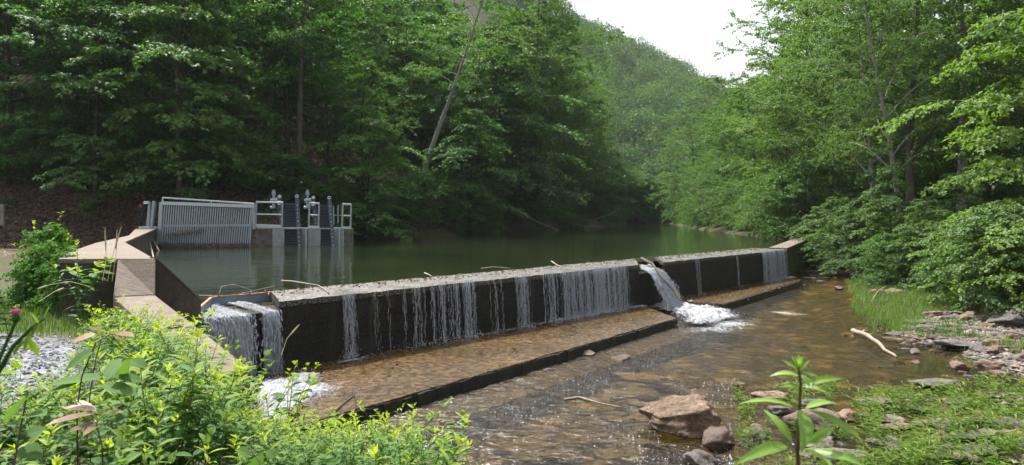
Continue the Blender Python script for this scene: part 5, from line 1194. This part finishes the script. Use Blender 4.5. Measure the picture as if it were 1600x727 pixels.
c7 = bankweeds('lance leaved weed growing against the sloping wing wall', 'weeds against the wing wall', 60, (-6.6,-2.9), (6.6,9.9), (.6,1.0), WD, ('weed','stem'), mind=.2, ok=wing_ok)
c8 = bankweeds('small leaved bushy weed against the sloping wing wall', 'bushy weeds against the wing wall', 34, (-6.6,-2.9), (6.6,9.9), (.5,.9), WS, ('weed','stem'), mind=.22, ok=wing_ok)
print('wing', c7, c8)
weed('tallest yellow tipped weed in front of the sloping wing wall', 'weed', 'leafy_weed', WB, -4.75, 8.9, 1.0, ('weed','stem'), v=0)
weed('bushy sapling before the waterfall with rounded leaves', 'sapling', 'sapling', WR, -2.55, 7.2, 1.6, ('weed','stem'), v=0)
weed('second rounded leaf sapling over the froth', 'sapling', 'sapling', WR, -2.25, 6.9, 1.35, ('weed','stem'), v=1)
weed('low rounded leaf sapling beneath the wing wall tip', 'sapling', 'sapling', WR, -2.85, 6.9, 1.3, ('weed2','stem'), v=2)
for lab,px,D,H_,v_,mt in (('dense dark green bush smothering the end of the abutment',76,12.3,1.45,0,'weed'),('leafy front half of the bush at the abutment end',62,11.6,1.15,1,'weed'),
        ('low right skirt of the abutment bush by the wall',98,10.9,1.0,1,'weed'),('left low skirt of the abutment bush over the gravel',40,11.4,.85,0,'weed')):
    tree(lab, 'bush', px, D, H_, (mt,'bark'), v_, name='bush', cat='bush', sxy=.62)
for i,(lab,px,D,s,pr_,mt) in enumerate((('tall tip rising out of the bush at the abutment end',70,12.0,1.9,WS,'weed'),('yellow topped sapling on the wall side of the abutment bush',110,10.0,1.35,WB,'weed'),('second yellow topped sapling over the wall top by the bush',124,9.9,1.2,WD,'weed'),
        ('pale leaved weed at the outer edge of the abutment bush',12,8.9,1.0,WB,'weed2'))):
    weed(lab, 'bush', 'bush', pr_, (px-CX)/F*D, D, s, (mt,'stem'), v=i)
# seed stalks in front of the recess
for i,(lab,pts,r) in enumerate((('upright brown seed stalk before the abutment, leftmost of three', [P(160,440,9.6),P(166,405,9.8),P(164,355,9.9)],.0035),('taller brown seed stalk before the abutment, middle of three', [P(175,440,9.6),P(181,400,9.8),P(183,358,9.9)],.0035),
        ('brown seed stalk bending right before the abutment, rightmost of three', [P(168,440,9.6),P(176,400,9.8),P(190,353,9.9)],.0035),('drooping straw grass head over the short grass by the bush', [P(140,448,9.3),P(110,440,9.2),P(78,445,9.0),P(58,452,8.9)],.004),
        ('straw stem slanting up from the gravel edge', [P(60,472,8.6),P(85,456,8.8),P(100,450,8.9)],.004),('pale grass head beside the black dam face', [P(440,555,8.5),P(448,530,8.6),P(468,507,8.7)],.0045))):
    p = []; 
    for a, c_ in zip(pts[:-1], pts[1:]): p += [a.lerp(c_, k/4) for k in range(4)]
    p.append(pts[-1]); b = MB(); b.tube(p, r, 5); k_ = len(p); b.tube(p[-4:], [r*2, r*3.2, r*2.6, r], 6)
    o = b.build('grass_stalk', M['straw'], loc=tuple(pts[0])); tag(o, lab, 'grass stalk', 'straw seed stalks')

# near sprays with large compound leaves
def spray(label, name, base, path, lv, mat, stem='stem_dark', shape='oval', wid=.6, r=.004, group=None):
    """path: 3D points of the stem; lv: (t, px,py of tip, D, length ratio)"""
    t = thing(name, label, 'plant', base, group)
    b = MB(); b.tube([Vector(base)]+path, [r*1.4]+[r]*len(path), 6); b.build('stem', M[stem], t)
    for (a, c_, w_) in lv:
        a = Vector(a); c_ = Vector(c_); d = c_-a; L = d.length; up = Vector((.1,-.35,1))
        V, Fc, k = leaves(np.array([a-t.location]), np.array([d]), np.array([up]), np.array([L]), np.array([w_]), shape, .12, .12)
        link('leaf', leaf_mesh('leaf', V, Fc, k, np.array([random.random()]), np.array([.15])), M[mat], t)
    return t
def compound(label, D, stempx, pairs, mat, ground_z=-1.62, wid=.5):
    pts = [P(x_, y_, D+i*.04) for i, (x_, y_) in enumerate(stempx)]; base = Vector((pts[0].x-.05, pts[0].y+.1, gz(pts[0].x, pts[0].y)))
    spray(label, 'compound_leaf_sapling', base, pts, [(P(*a, D+.08), P(*c_, D+random.uniform(-.12,.16)), w_/F*D) for a, c_, w_ in pairs], mat, wid=wid, r=.0028)
compound('near sapling with large pale ribbed leaves on a dark arching stem', 2.6, [(120,640),(128,588),(150,535),(172,522)],
   [((185,560),(166,588),22),((196,562),(192,590),20),((205,562),(228,572),26),((150,545),(98,575),26),((160,590),(70,592),30),((170,585),(230,592),30),((120,600),(62,610),28),((135,610),(105,640),26),((160,600),(215,612),28)], 'weed2')
compound('sapling with russet young leaflets above the gravel', 3.4, [(140,620),(150,560),(160,525)],
   [((150,522),(108,532),20),((160,518),(140,510),12),((165,520),(178,510),14),((172,522),(208,516),18),((178,526),(205,536),16)], 'redleaf')
compound('low shoot with pinkish brown new leaves', 2.5, [(160,700),(150,660),(140,645)],
   [((150,645),(72,655),18),((150,640),(95,632),16),((150,645),(118,620),14),((158,648),(190,636),14),((150,660),(104,672),16),((155,664),(130,672),14)], 'redleaf')
compound('dark green round leaved shoot at the picture edge near the gravel', 2.2, [(20,740),(30,680),(42,620)],
   [((40,620),(4,655),34),((42,625),(62,606),24),((35,650),(70,640),30),((32,670),(0,690),34),((38,680),(72,668),30),((30,700),(66,712),34),((10,600),(22,590),20)], 'weed2')
compound('heart leaved vine shoot at the bottom of the bank', 2.8, [(410,745),(405,720),(390,700)],
   [((390,712),(372,700),26),((402,712),(396,738),34),((430,716),(418,702),22),((375,725),(352,735),30)], 'weed2')
# thistle close to the lens
D = 1.25; base = P(-60,760,1.4); base.z = gz(base.x, base.y)
t = thing('thistle', 'pink flowered thistle stem leaning in beside the gravel', 'plant', base)
b = MB(); b.tube([base, P(-40,640,1.3), P(-6,588,D), P(22,540,D), P(50,512,D), P(70,498,D)], [.005,.005,.0045,.004,.003,.002], 7); b.tube([P(-15,600,D),P(8,540,D),P(24,504,D)], [.003,.003,.003], 6); b.build('stem', M['weed'], t)
pc = P(25,494,D); rg_ = random.Random(3); b = MB(); b.tube([pc+Vector((0,0,-.012)), pc+Vector((0,0,-.007)), pc+Vector((0,0,-.001)), pc+Vector((0,0,.004))], [.003,.0075,.0065,.004], 10); b.build('bud', M['weed'], t)
b = MB()
for i in range(70):
    a = rg_.random()*6.28; e = rg_.random()**.5*.8; v = Vector((math.cos(a)*e, math.sin(a)*e, 1)).normalized(); b.tube([pc+v*.003, pc+v*(.011+rg_.random()*.003)], [.0006,.0004], 4)
b.build('petals', M['pink'], t)
PBs=[];DBs=[];LL=[]
for i in range(16):
    s = i/15; p = P(-6,588,D).lerp(P(70,498,D), s); a = rg_.uniform(-.6,.6)+(1 if i%2 else -1)*1.2; PBs.append(tuple(p-t.location)); DBs.append((math.cos(a)*.8, rg_.uniform(-.5,.5), math.sin(a)*.8+.4)); LL.append(rg_.uniform(.025,.045))
V, Fc, k = leaves(np.array(PBs), np.array(DBs), RNG.normal(0,.5,(16,3))+[0,-1,.5], np.array(LL), np.array(LL)*.28, 'lance'); link('foliage', leaf_mesh('foliage', V, Fc, k, RNG.random(16), np.full(16,.3)), M['weed'], t)

# the tall leafy stem in front of the boulders
D = 1.25; base = P(1247,860,D); base.z = gz(base.x, base.y)
t = thing('broad_leaf_stem', 'tall single stem with big bright pointed leaves, close in front of the boulders', 'plant', base)
axis_ = [P(1247,800,D), P(1247,727,D), P(1246,700,D), P(1249,640,D), P(1251,600,D), P(1247,570,D)]
b = MB(); b.tube([base]+axis_, [.006,.0042,.004,.0036,.003,.0024,.0014], 8); b.build('stem', M['stem_dark'], t)
LV = [((1230,697),(1142,729),21,-.10,'s'),((1268,704),(1356,731),15,-.06,'s'),((1256,707),(1304,742),20,-.12,'f'),((1252,641),(1251,709),29,-.075,'f'),((1264,641),(1354,700),15,.03,'s'),((1238,692),(1193,640),15,.05,'s'),((1257,694),(1302,667),16,.07,'f'),
      ((1241,637),(1155,631),8,.0,'t'),((1258,639),(1312,633),9,.03,'t'),((1250,634),(1234,624),6,.02,'s'),((1248,604),(1217,605),10,-.02,'s'),((1249,588),(1203,588),8,.01,'t'),((1252,602),(1321,592),13,.0,'s'),((1254,604),(1295,615),9,-.03,'s'),
      ((1252,586),(1265,607),11,-.03,'f'),((1255,582),(1280,591),7,.01,'s'),((1248,604),(1216,602),5,.04,'t'),((1247,580),(1222,563),6,.01,'s'),((1248,580),(1266,562),7,.0,'s'),((1247,578),(1236,556),6,.01,'s'),((1248,575),(1247,553),7,-.01,'f'),((1248,576),(1256,556),6,0,'s'),((1249,577),(1229,570),5,0,'s'),((1248,574),(1242,558),5,-.02,'f'),((1250,574),(1252,558),5,.02,'s')]
for (a_, c_, w_, dz, kd) in LV:
    A_ = P(*a_, D); C_ = P(*c_, D+dz); d = C_-A_; L = d.length
    up = {'s': Vector((0,-.75,.8)), 'f': Vector((0,-1,.45)), 't': Vector((0,-.25,1))}[kd]
    if kd == 'f' and abs(d.x) < abs(d.z): up = Vector((.15,-1,.3))
    W_ = w_/F*D*(1.05 if kd != 't' else 2.0)
    # finer blade with a midrib fold, drawn as one mesh
    nseg = 12; S_ = d.normalized().cross(up).normalized(); Nn_ = S_.cross(d.normalized()); vs = []; 
    for i in range(nseg+1):
        u = i/nseg; wv = W_*.5*(math.sin(PI*u**.8)**.9)*(1-.25*u) if 0 < u < 1 else .0004
        c = A_+d*u+Nn_*L*.16*math.sin(PI*u)*.6
        rip = .02*L*math.sin(u*22+w_)*.3
        vs += [c-S_*wv+Nn_*(wv*.3+rip), c-S_*wv*.5+Nn_*wv*.22, c, c+S_*wv*.5+Nn_*wv*.22, c+S_*wv+Nn_*(wv*.3-rip)]
    V = np.array([tuple(v-t.location) for v in vs]); f = np.array([[i*5+j, i*5+j+1, (i+1)*5+j+1, (i+1)*5+j] for i in range(nseg) for j in range(4)])
    lm = npmesh('leaf', V, f, True, {'rnd': ('POINT', np.full(len(V), random.uniform(.55,1))), 'age': ('POINT', np.tile([.35,.3,1.0,.3,.35], nseg+1)*(.4 if w_ > 10 else .8))})
    link('leaf', lm, M['bigleaf'], t)
EXPO = 1.1
HAZED = .0002

# ------------------------------------------------------------------ light, air, camera
w = bpy.data.worlds.new('World'); SC.world = w; w.use_nodes = True; nt = w.node_tree; nt.nodes.clear()
ELEV, AZ = math.radians(60), math.radians(-38)          # azimuth from +Y towards +X
sky = nt.nodes.new('ShaderNodeTexSky'); sky.sky_type = 'NISHITA'; sky.sun_disc = False; sky.sun_elevation = ELEV; sky.sun_rotation = AZ
sky.dust_density = 6; sky.air_density = 1.2; sky.ozone_density = 1
bw = N(nt,'ShaderNodeRGBToBW',{0:sky.outputs[0]}).outputs[0]
cb = N(nt,'ShaderNodeCombineColor',{0:bw,1:bw,2:math_(nt,'MULTIPLY',bw,1.03)}).outputs[0]
col = mixc(nt, .78, sky.outputs[0], cb)
bg = N(nt,'ShaderNodeBackground',{'Color':col,'Strength':.15}); wo = nt.nodes.new('ShaderNodeOutputWorld'); nt.links.new(bg.outputs[0], wo.inputs[0])
sd = bpy.data.lights.new('sun','SUN'); sd.energy = 3.7; sd.angle = math.radians(.8); sd.color = (1,.955,.88)
so = bpy.data.objects.new('sun', sd); COL.objects.link(so)
S = Vector((math.sin(AZ)*math.cos(ELEV), math.cos(AZ)*math.cos(ELEV), math.sin(ELEV))); so.rotation_euler = S.to_track_quat('Z','Y').to_euler()
HAZE = True
if HAZE:
    m, nt, out = NM('pale_air'); pv = N(nt,'ShaderNodeVolumePrincipled',{'Color':(.86,.93,1,1),'Density':HAZED,'Anisotropy':.0}); nt.links.new(pv.outputs[0], out.inputs['Volume'])
    b = MB(); b.box((-500,-140,-12),(660,740,170)); tag(b.build('haze', m), kind='stuff')
cam = bpy.data.cameras.new('camera'); co = bpy.data.objects.new('camera', cam); COL.objects.link(co); SC.camera = co
co.location = (0,0,0); co.rotation_euler = (PI/2,0,0)
cam.sensor_width = 36; cam.lens = F/1600*36; cam.shift_y = -(363.5-HZ)/1600; cam.clip_start = .05; cam.clip_end = 5000
cam.dof.use_dof = True; cam.dof.focus_distance = 9; cam.dof.aperture_fstop = 6.3
SC.view_settings.view_transform = 'Standard'; SC.view_settings.look = 'None'; SC.view_settings.exposure = EXPO; SC.view_settings.gamma = 1
cy = SC.cycles; cy.max_bounces = 7; cy.diffuse_bounces = 3; cy.glossy_bounces = 3; cy.transmission_bounces = 4; cy.transparent_max_bounces = 14; cy.volume_bounces = 0
cy.caustics_reflective = False; cy.caustics_refractive = False; cy.sample_clamp_indirect = 4; cy.use_denoising = True
try: cy.denoiser = 'OPENIMAGEDENOISE'; cy.denoising_input_passes = 'RGB_ALBEDO_NORMAL'
except Exception: pass
cy.denoising_prefilter = 'ACCURATE'; cy.denoising_quality = 'HIGH'
cy.use_adaptive_sampling = False
